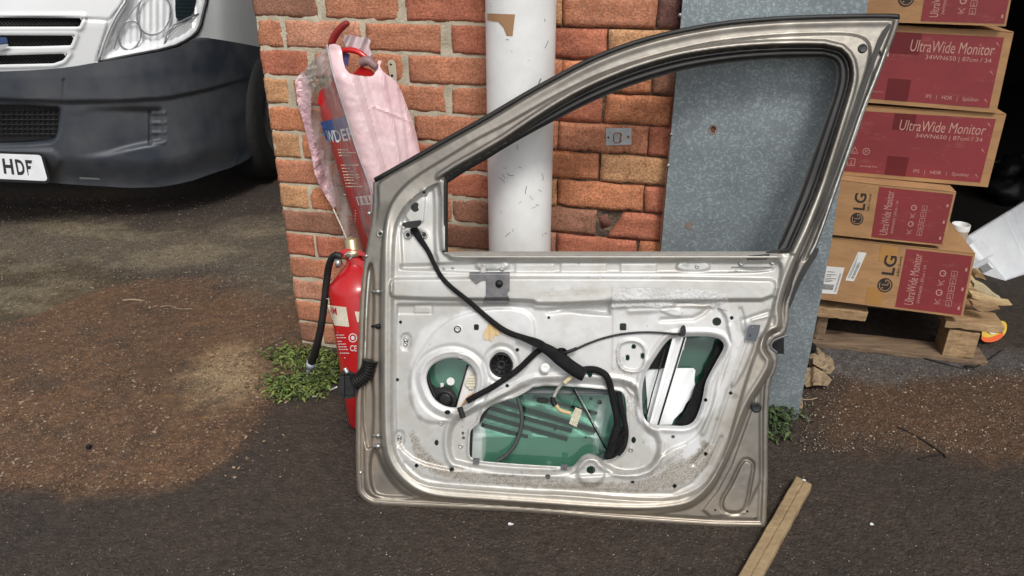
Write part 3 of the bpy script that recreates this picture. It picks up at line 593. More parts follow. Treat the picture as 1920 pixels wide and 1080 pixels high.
def door_h(x, y):
    do = -sdf(x, y, OUT, 1e4); dP = -sdf(x, y, P_, 1e4); dQ = -sdf(x, y, Q_, 1e4); dW = sdf(x, y, W2, 1e4)
    fr = smst((430-y)/60)
    h = .0045*smst(do/2.5)-.0045*smst((do-8)/3)*smst((y-480)/40)                  # hem roll
    h += .004*smst((do-14)/4)*smst((y-480)/40)
    h += fr*(.010*smst((do-7)/5)-.003*smst((do-13)/12)*smst((x-900)/200))         # outer step of the window frame
    A = A_(x, y); wP = 5+5*smst((y-420)/100)
    h += A*smst(dP/wP)
    h += .005*np.exp(-((dP-wP-2)/5)**2)*smst((y-380)/60)                           # crest of the rim
    h += .007*smst((9-dW)/4)*smst((16-dW)/2)*0
    kW = np.where((y < 478), 1, 0)
    h += kW*(.007*smst((14.5-dW)/4)*(dW > -2)-.016*smst((6-dW)/7))*np.where(x > 835, 1, smst((x-800)/30)*smst((340-y)/10)+0)
    h += -.014*smst(dQ/8)                                                         # sunk inner panel
    # mirror corner pressing
    M = chaikin([(752,500),(748,420),(762,390),(790,362),(812,350),(818,360),(818,470),(826,490),(820,508),(752,508)], 1); h += -.006*smst(-sdf(x, y, M)/6)
    h += .004*smst(-sdf(x, y, chaikin([(757,390),(780,366),(800,360),(797,400),(795,420),(770,424),(757,405)], 2))/3)
    # belt strip and band
    S_ = chaikin([(748,489),(1452,487),(1462,497),(1444,512),(1340,514),(748,513)], 1); h += -.007*smst(-sdf(x, y, S_)/5)
    h += .009*np.exp(-((y-482.0)/3.2)**2)*smst((x-838)/10)*smst((1470-x)/14)
    Bd = chaikin([(728,525),(744,517),(1440,518),(1462,530),(1450,566),(1370,566),(1150,569),(1010,575),(994,566),(745,563),(728,556)], 1); h += .015*smst(-sdf(x, y, Bd)/7)
    for a in (rect(890,487,957,509), rect(1266,487,1333,512), rect(1385,484,1460,508)): h += .005*smst(-sdf(x, y, chaikin(a, 2))/5)
    for a in (rect(1050,493,1138,511), rect(1162,493,1232,511), rect(965,494,1040,511)): h += .0022*smst(-sdf(x, y, a)/2.5)
    for k in range(15):
        a = rect(865+42.2*k, 474, 883+42.2*k, 479.5); h += -.002*smst(-sdf(x, y, a)/2)
    h += -.0015*smst(-sdf(x, y, rect(745,569,812,590))/2.5)+.0015*smst(-sdf(x, y, rect(776,573,808,588))/2)
    C_ = chaikin([(738,572),(750,566),(995,567),(1010,577),(1150,574),(1340,569),(1362,585),(1372,620),(1378,650),(1352,730),(1325,800),(1300,830),(1250,850),(1210,890),(1060,898),(850,886),(780,870),(745,840),(738,800)], 1); h += -.006*smst(-sdf(x, y, C_)/8)
    # raised speaker pad and its rings
    Pd = chaikin([(795,640),(830,600),(900,575),(1000,575),(1010,640),(990,700),(930,740),(870,790),(800,800),(768,770),(762,700)], 2); h += .005*smst(-sdf(x, y, Pd)/8)
    s1 = sdf(x, y, S1); h += .0035*np.exp(-((s1-11)/3.5)**2)-.003*np.exp(-((s1-22)/4)**2)-.004*smst((3-s1)/3)
    e = np.hypot((x-940)/1.0, (y-684)/1.12); h += -.004*smst((38-e)/8)*smst((x-880)/20)+.003*np.exp(-((e-26)/2.5)**2)
    # sunk surround of the service opening
    M2 = chaikin([(853,872),(842,858),(838,830),(842,800),(858,780),(893,764),(920,752),(945,738),(985,716),(1010,709),(1150,710),(1192,722),(1205,760),(1212,800),(1240,820),(1236,862),(1208,888),(1160,889),(1128,872),(1118,858),(1098,858),(1084,874),(1060,888),(950,884)], 1)
    s2 = sdf(x, y, M2); h += -.012*smst(-s2/9)+.004*np.exp(-((s2-4)/4)**2)
    h += .0035*np.exp(-((segd(x, y, [(905,788),(905,760),(935,742),(985,722),(1010,718),(1100,716),(1170,722),(1186,740)], False))/3)**2)
    h += .006*smst((30-np.hypot(x-1108, y-884))/8)
    s22 = sdf(x, y, S2); h += .004*np.exp(-((s22-2)/2.5)**2)
    # right-hand opening
    s3 = sdf(x, y, S3); h += .004*np.exp(-((s3-9)/4)**2)-.006*smst((5-s3)/5)
    R3 = chaikin([(1160,648),(1175,640),(1195,641),(1208,652),(1209,670),(1206,690),(1190,696),(1168,692),(1160,675)], 1); s4 = sdf(x, y, R3); h += .004*np.exp(-((s4-2)/2.8)**2)-.003*smst(-s4/3)
    for pl, a, w in (([(1366,612),(1372,640),(1350,700),(1338,760),(1318,812)], .004, 4), ([(1392,600),(1400,640),(1376,705),(1352,775),(1334,830),(1300,870)], -.0035, 4), ([(1388,580),(1395,600),(1440,585)], -.003, 3.5), ([(1410,600),(1450,590)], .002, 3)):
        d = segd(x, y, pl, False); h += a*np.exp(-(d/w)**2)*(d < 30)
    h += .0035*smst(-sdf(x, y, chaikin([(1395,622),(1412,612),(1420,640),(1396,700),(1372,735),(1366,712),(1384,660)], 2))/5)
    # crumpled band right of centre (torn membrane zone)
    for pl, a, w in (([(1030,584),(1070,578),(1108,577),(1147,566)], -.006, 5), ([(1265,569),(1330,568),(1345,574)], -.006, 4), ([(1180,583),(1232,581),(1262,573)], .004, 5), ([(1240,600),(1300,597),(1318,588),(1330,576)], -.005, 4), ([(1152,578),(1150,690)], .002, 2.5)):
        d = segd(x, y, pl, False); h += a*np.exp(-(d/w)**2)*(d < 30)
    h += -.020*smst(-sdf(x, y, [(1030,580),(1100,569),(1147,565),(1147,594),(1090,590)])/9)
    h += .004*smst(-sdf(x, y, chaikin([(1230,582),(1262,575),(1282,578),(1280,598),(1258,594)], 1))/4)
    # bottom: long groove and sealant shoulder
    h += -.0025*np.exp(-(segd(x, y, [(760,868),(790,895),(835,905),(1000,915),(1183,925),(1260,925),(1300,905),(1330,870),(1352,820)], False)/3)**2)
    # clip seats
    for cx, cy in ((761, 640), (749, 822)):
        s = sdf(x, y, chaikin(rect(cx-11, cy-16, cx+11, cy+18), 1)); h += -.003*smst(-s/3)
    for cx, cy, r in ((713,438,7),(765,441,9),(795,440,9),(757,423,7),(795,361,8),(858,617,7),(864,668,7)):
        e = np.hypot(x-cx, y-cy); h += .0028*smst((r-e)/2.5)-.002*smst((r*.5-e)/2)
    # flat rear lower corner with its bean-shaped pressing; stiffened front edge
    T = chaikin([(1392,862),(1405,862),(1414,872),(1408,905),(1401,945),(1392,962),(1362,963),(1352,952),(1354,935),(1370,910)], 1); s = sdf(x, y, T); h += -.006*smst(1-np.abs(s)/4.5)*(np.abs(s) < 4.5)+.0018*smst(-s/5)
    h += .004*smst(-sdf(x, y, chaikin([(1425,720),(1430,960),(1300,975),(1360,900),(1400,790)], 1))/4)
    Z = chaikin([(690,490),(702,496),(704,560),(702,640),(700,700),(704,760),(700,840),(684,845),(678,780),(680,640),(684,540)], 1); h += -.010*smst(-sdf(x, y, Z)/5)
    h += -.012*smst(-sdf(x, y, chaikin([(702,830),(714,850),(728,885),(755,918),(790,936),(720,938),(692,925),(688,860)], 2))/9)
    # lower rear corner of the window frame
    h += -.006*smst(-sdf(x, y, chaikin([(1612,215),(1631,150),(1637,110),(1650,90),(1655,110),(1628,185),(1600,262),(1568,345),(1530,450),(1512,490),(1500,492),(1530,420),(1575,310)], 1))/4)
    n_ = fbm(x*.01, y*.01, 21, 3, 1.3); h += .0006*n_
    return h
def door_c(x, y):
    cham = np.array([.205, .190, .168]); silver = np.array([.47, .47, .455]); white = np.array([.585, .59, .59]); adh = np.array([.43, .405, .36]); dirt = np.array([.33, .28, .22])
    nz = fbm(x*.01, y*.01, 31, 5, 1.1); nf_ = fbm(x*.01, y*.01, 32, 4, 5.5)
    c = np.tile(cham, (len(x), 1)); 
    def over(col, m): nonlocal c; m = np.clip(m, 0, 1)[:, None]; c = c*(1-m)+col*m
    dQ = -sdf(x, y, Q_, 1e4); dP = -sdf(x, y, P_, 1e4)
    over(np.array([.40, .385, .35]), smst(dP/6)*smst((y-330)/120))
    over(silver, smst((dQ+3*nf_)/5)*.85)
    W_ = chaikin([(795,600),(850,575),(990,570),(1000,540),(1150,545),(1330,540),(1372,560),(1372,600),(1410,615),(1415,650),(1370,740),(1335,790),(1310,800),(1330,850),(1240,870),(1200,830),(1190,760),(1010,715),(900,760),(850,775),(830,800),(780,800),(762,740),(765,650)], 2)
    over(white, smst((-sdf(x, y, W_, 80)+22*nz)/12)*.9)
    over(white, smst(-sdf(x, y, chaikin(rect(735,487,1250,560), 1), 60)/25)*.45)
    over(adh, smst((-sdf(x, y, chaikin([(1000,545),(1120,535),(1330,540),(1372,560),(1370,590),(1240,575),(1010,575)], 2))+10*nf_)/5)*.45)
    ad = chaikin([(775,800),(800,850),(850,880),(1060,900),(1200,905),(1290,860),(1330,820),(1345,850),(1290,915),(1180,925),(1000,915),(830,900),(780,870),(765,820)], 1); m = smst((-sdf(x, y, ad, 50)+8*nf_)/4)
    over(adh*.92, m*.8)
    sp = (fbm(x*.01, y*.01, 33, 3, 17)+fbm(x*.01, y*.01, 35, 2, 29)) > .05
    over(np.array([.17, .14, .11]), m*sp*.55)
    over(np.array([.25, .22, .18]), smst((-sdf(x, y, chaikin([(1280,830),(1325,820),(1300,870),(1330,840),(1310,810),(1200,900),(1180,915),(1290,880)], 1), 30)+8*nf_)/5)*sp*.6)
    m3 = smst((-sdf(x, y, chaikin([(1000,542),(1125,537),(1120,556),(1010,560)], 1), 30)+5*nf_)/4); over(np.array([.36, .34, .31]), m3*sp*.6)
    m4 = smst((-sdf(x, y, chaikin([(1152,640),(1190,700),(1205,760),(1185,800),(1165,720),(1150,690)], 1), 30)+5*nf_)/4); over(np.array([.36, .34, .31]), m4*sp*.7)
    over(np.array([.40,.37,.32]), smst((fbm(x*.01, y*.01, 51, 5, .8)+.1)*1.6)*.28)
    over(np.array([.30,.26,.21]), smst((fbm(x*.01, y*.03, 52, 4, 3)-.45)*4)*.35)
    over(dirt, smst((y-900+14*nz)/50)*.55)
    over(dirt*.85, smst((x-1330-(800-y)*.35+20*nz)/40)*smst((y-560)/80)*smst(dP/4)*.5)
    over(np.array([.30, .25, .20]), smst((712-x)/5)*smst((y-480)/40)*smst((935-y)/60)*.75)
    over(np.array([.33, .27, .21]), smst(nf_*2-.9+.9*smst((y-700)/250))*.35)
    over(np.array([.16, .12, .09]), ((nf_ > .62)*.5)*smst((y-450)/200))
    for cx, cy, r, a in ((1378,742,9,.6), (1344,786,6,.5), (1318,832,10,.5), (1262,818,5,.3), (858,617,6,.4)):
        over(np.array([.22, .18, .14]), smst((r-np.hypot(x-cx, (y-cy)*1.3)+6*nf_)/4)*a)
    return c
M_door = mat('champagne_paint', (1, 1, 1), .36, .55, col2=(.90, .885, .86), nscale=18, attr='Col', bump=.03, bscale=260, rough2=.5, spec=.5)
N, L, p = nd(M_door); at = [q for q in N if q.type == 'ATTRIBUTE'][0]; bw_ = N.new('ShaderNodeRGBToBW'); L.new(at.outputs['Color'], bw_.inputs[0]); mr = N.new('ShaderNodeMapRange')
mr.inputs[1].default_value = .24; mr.inputs[2].default_value = .60; mr.inputs[3].default_value = .70; mr.inputs[4].default_value = .22; L.new(bw_.outputs[0], mr.inputs[0]); L.new(mr.outputs[0], p.inputs['Metallic'])
mr = N.new('ShaderNodeMapRange'); mr.inputs[1].default_value = .24; mr.inputs[2].default_value = .60; mr.inputs[3].default_value = .42; mr.inputs[4].default_value = .50; L.new(bw_.outputs[0], mr.inputs[0]); L.new(mr.outputs[0], p.inputs['Roughness'])
inner = relief('inner_panel', OUT, dp, M_door, door, h=door_h, holes=[W1o, S1, S2, S3, LATCH]+HOLES, step=2.0, colf=door_c)
# outer skin: curves away behind the inner panel
M_skin = mat('primed_skin', (.56, .62, .60), .4, .2, col2=(.48, .55, .52), nscale=6)
def skin_h(x, y):
    do = -sdf(x, y, OUT, 1e4); b = smst(do/70)
    h = -.004-.055*b*smst((y-300)/200)-.006*smst(do/8)*smst((430-y)/60)
    for pl in ([(895,758),(1000,776),(1067,803)], [(900,776),(985,800),(1060,823)], [(905,794),(990,817)], [(930,755),(1020,775),(1115,813)], [(975,748),(1050,762),(1120,792)]):
        h += -.010*np.exp(-(segd(x, y, pl, False)/3.6)**2)
    h += .003*np.exp(-((y-819)/2.)**2)*(x > 880)*(x < 1150)
    return h
relief('outer_skin', OUT, dp, M_skin, door, h=skin_h, holes=[W1o], step=5)
# dark strips added behind the opening, standing in for skin ribs and reflections
st = MB(); M_stripe = mat('rib_stripe', (.02, .03, .026), .6)
def sh1(x, y): return skin_h(np.asarray(x, float).ravel(), np.asarray(y, float).ravel())
for i, (a, b, w) in enumerate((((890,757),(1072,808),8), ((903,777),(1064,824),8), ((903,796),(990,819),7), ((925,749),(1117,808),9), ((1000,744),(1120,775),6))):
    st = MB(); P = [(a[0]+(b[0]-a[0])*t, a[1]+(b[1]-a[1])*t) for t in np.linspace(0, 1, 12)]
    put_line(st, P, w, dp, -.050); st.build('rib_stripe', M_stripe, door)
# window glass lowered inside the door
relief('window_glass', chaikin([(797,660),(1330,632),(1372,640),(1345,720),(1300,800),(1160,850),(1118,850),(1113,800),(1122,760),(1140,735),(1120,860),(1110,882),(905,872),(910,850),(912,820),(908,795),(903,770),(902,740),(880,740),(850,790),(797,760)], 0), dp, M_glass, door, h=-.022, step=6)
# rubber run channel round the window
def seal_h(x, y):
    dW = sdf(x, y, W2, 1e4); dI = sdf(x, y, W1, 1e4); t = np.clip(dI/(dI-dW+1e-6), 0, 1)
    return np.where(dI > 9, door_h(x, y), A_(x, y)-.004)*0+A_(x, y)+.002-.008*smst(1-t*1.3)+.007*np.exp(-((t-.82)/.10)**2)-.006*smst((t-.92)/.08)+.004*np.exp(-((t-.35)/.12)**2)
W2b = [(p[0], p[1]) for p in W2]
seal = relief('window_seal', W2b, dp, M_rubber, door, h=seal_h, holes=[W1[:-2]+[(1457,480),(840,480)]], step=2.5)
wire('seal_lip', [(834,470),(834,346),(836,336)], dp, .034, .0035, M_rubber, door)
relief('seal_corner', chaikin([(1432,477),(1440,470),(1470,466),(1500,468),(1484,474),(1460,476),(1445,480)], 1), dp, M_rubber, door, h=.045, step=2.5, thick=.006)
# black weatherstrip on the upper outer edge and in the rear channel
wire('weather_strip', [(703,338),(780,295),(850,255),(900,228),(946,200.5),(993,172.5),(1039,147.5),(1085,122.5),(1131,101.5),(1178,84),(1224,70.5),(1270,59.5),(1317,50.5),(1363,43.5),(1409,39),(1456,35.5),(1502,33.5),(1594,31),(1664,30.5),(1685,32)], dp, .003, .0062, M_rubber, door, 1)
relief('channel_seal', chaikin([(1672,48),(1664,62),(1643,108),(1612,200),(1590,262),(1560,345),(1524,440),(1500,490),(1488,520),(1484,545),(1470,575),(1476,545),(1490,500),(1512,460),(1545,368),(1583,262),(1604,196),(1634,110),(1652,60),(1668,42)], 1), dp, M_rubber, door, h=.016, step=2.5)
wire('edge_trim', [(1664,84),(1645,138),(1617,205),(1597,264),(1568,347),(1532,452),(1516,482)], dp, .012, .0028, M_steel, door, 1)
relief('lower_channel_seal', chaikin([(1532,462),(1537,472),(1512,510),(1494,545),(1483,575),(1474,584),(1472,572),(1484,545),(1500,508),(1518,480)], 1), dp, M_rubber, door, h=.004, step=2.5, thick=.006)
# ---- small fittings
def surf(x, y): return door_h(np.atleast_1d(np.asarray(x, float)), np.atleast_1d(np.asarray(y, float)))
def pin(nm, x, y, r, m, hgt=.003, hexa=False, off=None, parent=None):
    o = float(surf(x, y)[0]) if off is None else off; P = dp(x*1., y*1., o); b = MB()
    if hexa: b.lathe(P, DN, [(-.002, r*1.5), (hgt*.4, r*1.5), (hgt*.5, r), (hgt, r), (hgt, r*.5), (hgt*.6, r*.4), (hgt*.6, 0)], 6*4)
    else: b.lathe(P, DN, [(-.002, r), (hgt*.7, r), (hgt, r*.8), (hgt, r*.42), (hgt*.3, r*.4), (hgt*.3, 0)], 20)
    return b.build(nm, m, parent or door, True)
for x, y, r in ((907,499,.0058), (942,503,.005), (1307,500,.005), (1390,493,.0058), (1449,492,.0058), (1183,843,.006), (864,836,.006), (1022,690,.0085), (832,503,.0035), (849,502,.0035), (827,794,.0045), (1380,510,.004), (1085,494,.002), (1110,491,.002)): pin('screw', x, y, r, M_steel)
for x, y in ((765,441), (795,440), (757,423), (795,361), (713,438), (858,617), (864,668)):
    b = MB(); P = dp(x*1., y*1., float(surf(x, y+7)[0])); b.lathe(P, DN, [(-.003, .0085), (.0015, .0085), (.003, .007), (.0015, .0052), (-.003, .0048)], 24); b.build('grommet', M_steel if y < 500 else M_door, door, True)
for x, y in ((761, 640), (749, 822)):
    b = MB(); P = dp(x*1., y*1., float(surf(x+9, y)[0])-.002)
    b.lathe(dp(x+.5, y-4., float(surf(x+8, y)[0])), DN, [(-.004, .0062), (.003, .006), (.004, .0035), (.002, 0)], 14); b.lathe(dp(x+0., y+5., float(surf(x+8, y)[0])), DN, [(-.004, .0055), (.003, .005), (.0035, .003), (.001, 0)], 14)
    b.build('trim_clip', M_steel, door, True)
for x, y, r in ((1418,764,9.5), (1617,91,8)):
    P = dp(x*1., y*1., float(surf(x, y)[0])); b = MB(); b.lathe(P, DN, [(-.002, r*.00128), (.002, r*.00128), (.003, r*.001), (.0022, r*.0008), (.0022, 0)], 28); b.build('rubber_plug', M_black, door, True)
b = MB()
relief('impact_sensor_plate', chaikin([(1402,613),(1407,609),(1426,609),(1423,626),(1417,641),(1399,637)], 0), dp, mat('grey_plate', (.09, .10, .11), .4, .5), door, h=.050, step=2.5, holes=[ell(1406,629,2.6), ell(1411,613.5,2)], thick=.003)
relief('pull_bracket', [(880,510),(956,510),(955.5,546),(950,549),(956,562),(956,567),(905,567),(911,553),(911,525),(901,527),(893,533),(884,525),(880,518)], dp, M_dksteel, door, h=lambda x, y: .047+.006*smst((565-y)/8)-.004*smst((514-y)/4), step=2, holes=[ell(935, 531, 2.5)], thick=.003)
b = MB(); b.lathe(dp(936., 532., .054), DN, [(0, .009), (.003, .009), (.003, .006), (.006, .005), (.006, 0)], 20); b.build('bracket_bolt', M_black, door, True)
b = MB(); b.obox(dp(906., 505., .048), DU*.006, DN*.002, np.cross(DU, DN)*.010); b.build('bracket_hook', M_steel, door)
relief('belt_bracket', [(1402,479),(1444,476),(1438,487),(1400,488)], dp, M_black, door, h=.053, step=2, holes=[[(1408,481.5),(1437,479.5),(1434,484.5),(1406,485)]], thick=.004)
relief('belt_bracket_plate', chaikin([(1370,503),(1372,500),(1448,500),(1448,503)], 0), dp, M_dksteel, door, h=.0475, step=2)
# circular grille plug
b = MB(); P = dp(940., 684., .0275); b.lathe(P, DN, [(-.004, .0285), (.004, .0285), (.006, .0265), (.004, .0245), (-.001, .024), (-.003, .0)], 48)
up = np.cross(DN, DU)
for k in range(9):
    a = k*2*math.pi/9; d = DU*math.cos(a)+up*math.sin(a); q = np.cross(DN, d); b.obox(P+d*.0125+DN*.002, d*.0115, DN*.0018, q*.0008)
b.lathe(P, DN, [(0, .011), (.0035, .011), (.0045, .009), (.003, .007), (.003, 0)], 24)
b.build('speaker_plug', M_black, door, True)
# yellow tape scrap
relief('masking_tape', [(905,628),(917,606),(938,607),(942,618),(936,630),(928,628),(922,640),(906,636)], dp, mat('yellow_tape', (.55, .38, .16), .55, col2=(.5, .4, .28), nscale=30), door, h=lambda x, y: surf(x, y)+.0025+.0015*np.sin(x*.5), step=2.5)
# handwriting on the band (paint pen)
hw = MB(); M_ink = M_white
for sx0, n_, sd in ((1106, 5, 1), (1158, 6, 2), (1206, 6, 3)):
    rg = random.Random(sd); x = sx0
    pts = []
    for q in range(n_*3): pts.append((x, 519+rg.uniform(-3.2, 3.2))); x += rg.uniform(.8, 3.0)
    P = np.array(pts)
    for a, b_ in zip(P[:-1], P[1:]):
        d = b_-a; n = np.array([-d[1], d[0]])/(np.linalg.norm(d)+1e-9)*.45; Q = np.array([a-n, b_-n, b_+n, a+n]); hw.add(dp(Q[:, 0], Q[:, 1], surf(Q[:, 0], Q[:, 1])+.0012), [(0, 1, 2, 3)])
hwo = hw.build('paint_pen_note', M_ink, door); hwo['kind'] = 'stuff'
# hinge-side bolts and striker pins on the front edge
for y in (547, 612, 817, 837): 
    b = MB(); b.tube([dp(697., y*1., .006), dp(712., y*1.-1, .012)], .0035, 10); b.lathe(dp(709., y*1., .010), DN, [(-.004, .007), (.003, .007), (.004, 0)], 6); b.build('edge_clip', M_steel if y != 612 else M_black, door, True)
for x, y in ((687,480), (676,886), (692,400)):
    b = MB(); b.lathe(dp(x*1., y*1., .004), DN, [(0, .005), (.003, .004), (.0035, 0)], 10); b.build('rivet', M_steel, door, True)
# ---- inside the openings
inn = -.012
relief('regulator_rail', [(1261,634),(1284,629),(1287,633),(1236,797),(1217,797)], dp, mat('bright_rail', (.82, .83, .83), .3, .15), door, h=lambda x, y: .016-.003*np.exp(-((x-(1273-(y-632)*.283))/3.)**2), step=2, thick=.003)
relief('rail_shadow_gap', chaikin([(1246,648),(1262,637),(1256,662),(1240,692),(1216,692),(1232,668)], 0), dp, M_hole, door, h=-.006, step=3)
relief('cavity_shade', [(1240,622),(1370,622),(1370,700),(1330,760),(1290,800),(1240,740)], dp, mat('cavity_shade_paint', (.12, .19, .165), .7), door, h=-.045, step=6)  # dark sheet over the skin: shade of the deep cavity put into colour
relief('lower_sheet', [(905,820),(1112,820),(1112,890),(905,890)], dp, mat('green_grey_sheet', (.30, .38, .33), .6), door, h=-.052, step=8)  # sheet that turns the lower skin a darker green-grey
wire('rail_edge', [(1284,632),(1234,797)], dp, .019, .0022, M_black, door, 0)
wire('rail_edge', [(1247,655),(1222,740),(1213,778)], dp, .014, .0016, M_black, door, 0)
relief('foil_pad', chaikin([(1210,700),(1218,691),(1262,690),(1300,690),(1304,694),(1302,712),(1303,722),(1296,745),(1286,757),(1280,770),(1264,786),(1260,796),(1214,797),(1214,760)], 0), dp, M_foamw, door, h=lambda x, y: -.012+.002*np.sin(x*.2+y*.12), step=3)
relief('foam_seal', chaikin([(1332,700),(1322,722),(1316,750),(1309,775),(1296,797),(1262,797),(1275,785),(1284,772),(1296,745),(1303,722),(1312,712)], 1), dp, M_tape, door, h=.004, step=3)
relief('rail_tab', chaikin([(1280,634),(1286,632),(1282,656),(1274,658)], 0), dp, M_steel, door, h=.010, step=2)
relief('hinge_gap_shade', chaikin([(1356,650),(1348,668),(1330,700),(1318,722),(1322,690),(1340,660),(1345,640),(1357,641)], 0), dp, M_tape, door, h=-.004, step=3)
# speaker opening: black motor, white plug
relief('motor_housing', chaikin([(800,712),(812,722),(822,728),(838,722),(852,732),(858,748),(854,770),(830,770),(808,756),(797,735)], 1), dp, M_black, door, h=lambda x, y: -.004+.008*smst((16-np.hypot(x-834, y-750))/6), step=2)
wire('motor_rib', [(800,700),(806,722),(816,745)], dp, -.002, .005, M_black, door)
relief('white_plate', chaikin([(876,682),(886,690),(895,705),(893,728),(880,752),(868,764),(856,764)], 0), dp, mat('white_carrier', (.70, .69, .66), .45), door, h=-.002, step=2.5, thick=.002)
relief('plug_cover', chaikin([(888,696),(894,703),(893,722),(884,733),(872,722),(872,716)], 1), dp, M_conn, door, h=lambda x, y: .006+.001*np.sin(y*1.2), step=2, thick=.004)
wire('plate_edge', [(877,684),(854,764)], dp, .001, .0022, M_black, door, 0)
b = MB(); b.lathe(dp(845., 715., -.018), DN, [(0, .010), (.0012, .010), (.0014, .0075), (.0006, .0072), (.0006, .004), (.0014, .0035), (.0014, 0)], 24); b.build('glass_clamp', M_white, door)
b = MB(); put_poly(b, [(826,718),(832,718),(831,734),(826,733)], dp, -.02); b.build('glass_etching', M_white, door)
for pl, r in (([(872,752),(878,744),(888,738),(893,736)], .0028), ([(866,760),(874,748),(886,742)], .0022)): wire('orange_wire', pl, dp, .012, r, mat('orange_wire', (.60, .30, .12), .5), door)
# dark cross-beam along the top of the service opening
relief('glass_carrier', [(985,727),(1152,729),(1152,741),(975,739)], dp, mat('carrier_grey', (.12, .14, .14), .5), door, h=lambda x, y: -.012+.003*np.sin((y-727)*.9), step=2.5)
relief('carrier_block', chaikin([(1004,748),(1028,746),(1030,757),(1008,756)], 1), dp, M_black, door, h=-.018, step=2.5)
for x, y, r in ((1108,747,.0045), (1124,754,.006), (1041,804,.004), (1098,820,.003)):
    b = MB(); b.lathe(dp(x*1., y*1., -.03), DN, [(0, r), (.001, r), (.001, 0)], 14); b.build('skin_hole', M_hole, door)
relief('opening_edge_left', chaikin([(882,805),(887,803),(885,858),(880,855)], 0), dp, M_black, door, h=-.004, step=2)
relief('opening_corner_seal', chaikin([(900,775),(915,756),(935,746),(918,765),(904,790),(898,795)], 1), dp, M_black, door, h=.001, step=2)
for x in (893, 1058): 
    b = MB(); b.obox(dp(x*1., 864. if x < 1000 else 875., .028), DU*.0075, DN*.003, up*.006); b.build('edge_clip', M_dksteel, door)
wire('pull_rod', [(1074,729),(1139,846)], dp, .004, .0022, M_black, door, 0)
wire('pull_rod', [(1078,729),(1143,846)], dp, .004, .0012, M_steel, door, 0)
wire('drain_hose', [(971,746),(974,757),(978,772),(979,790),(976,808),(968,832),(952,852),(933,864)], dp, lambda x, y: .012+0*x, .0052, mat('grey_hose', (.05, .055, .055), .5), door)
# ---- wiring harness, everything lying a little above the panel
hr = lambda k: (lambda x, y: surf(x, y)+k)
lift = lambda k: (lambda x, y: np.convolve(np.pad(surf(x, y), 4, 'edge'), np.ones(9)/9, 'valid')+k)
wire('wiring_loom', [(775,428),(780,436),(790,452),(803,470),(813,493),(827,520),(847,540),(877,563),(907,590),(927,607),(950,623),(980,633),(1007,641),(1022,650)], dp, lift(.009), [.010,.0095,.0075,.006,.0056,.0056,.0056,.006,.0065,.007,.007,.0075,.009,.008], M_tape, door)
relief('loom_tape_tail', [(968,634),(975,626),(1019,644),(1021,650),(1013,655)], dp, M_tape, door, h=.062, step=2.5, thick=.003)
relief('loom_plug', chaikin([(752,418),(775,414),(792,412),(788,424),(775,428),(757,427)], 1), dp, M_black, door, h=.056, step=2, thick=.006)
wire('wiring_loom', [(1016,650),(1030,657),(1050,672),(1070,688),(1086,698),(1096,703)], dp, .058, [.010,.013,.0165,.0165,.0165,.016], M_tape, door)
wire('wiring_loom', [(1020,652),(1006,660),(991,674),(972,693),(946,711),(917,730),(891,743),(876,752)], dp, lift(.010), .0072, M_tape, door)
wire('wiring_loom', [(1092,694),(1106,692),(1122,694),(1138,704),(1144,722),(1150,752),(1158,785),(1156,815),(1148,848)], dp, lift(.008), .0085, M_tape, door)
wire('wiring_loom', [(1160,735),(1164,760),(1171,790),(1175,812),(1170,840),(1158,852)], dp, .030, .0065, M_tape, door)
wire('wiring_loom', [(1158,800),(1150,825),(1146,845),(1140,856)], dp, .032, .0115, M_tape, door)
relief('loom_boot', chaikin([(1155,805),(1172,798),(1175,815),(1166,845),(1152,860),(1134,862),(1131,856),(1142,838)], 1), dp, M_tape, door, h=lambda x, y: .034+.004*np.sin(x*.4+y*.3), step=2.5, thick=.010)
relief('loom_clip', chaikin([(1042,655),(1052,651),(1062,654),(1066,664),(1056,670),(1044,668)], 1), dp, M_black, door, h=lambda x, y: .058+.003*np.sin(x*1.3), step=2, thick=.008)
wire('latch_cable', [(1050,662),(1075,657),(1100,645),(1130,634),(1165,626),(1205,622.5),(1245,624),(1279,628)], dp, lift(.006), .0026, M_black, door)
relief('cable_end', chaikin([(1276,612),(1284,608),(1287,622),(1283,632),(1275,630)], 1), dp, M_black, door, h=.046, step=2, thick=.008)
wire('cable_sheath', [(1052,662),(1068,659),(1082,653)], dp, .055, .0042, M_black, door)
wire('taped_wire', [(1076,703),(1065,712),(1058,718)], dp, .046, .0058, mat('tan_tape', (.60, .50, .33), .6), door)
wire('taped_wire', [(1060,715),(1048,726),(1041,738),(1038,747),(1040,757),(1048,764)], dp, [.046,.034,.030,.030,.032,.034], .0040, mat('grey_wire_wrap', (.40, .38, .34), .5), door)
wire('taped_wire', [(1042,759),(1048,768),(1058,772),(1070,775)], dp, .034, .0048, M_tan, door)
wire('wire_tie', [(1036,745),(1037,754),(1041,760)], dp, .034, .0066, M_black, door)
cn = relief('wire_connector', [(1079,763),(1092,769),(1081,801),(1067,794)], dp, M_conn, door, h=lambda x, y: .040+.0016*np.sin((x*.92+y*.38)*1.9), step=1.5, thick=.010)
wire('rubber_strap', [(862,764),(866,775),(868,783)], dp, .040, .007, M_rubber, door)
b = MB(); b.lathe(dp(1022., 690., .044), DN, [(-.004, .012), (.003, .0115), (.0045, .006), (.003, .004), (.003, 0)], 28); b.build('washer', M_white, door, True)
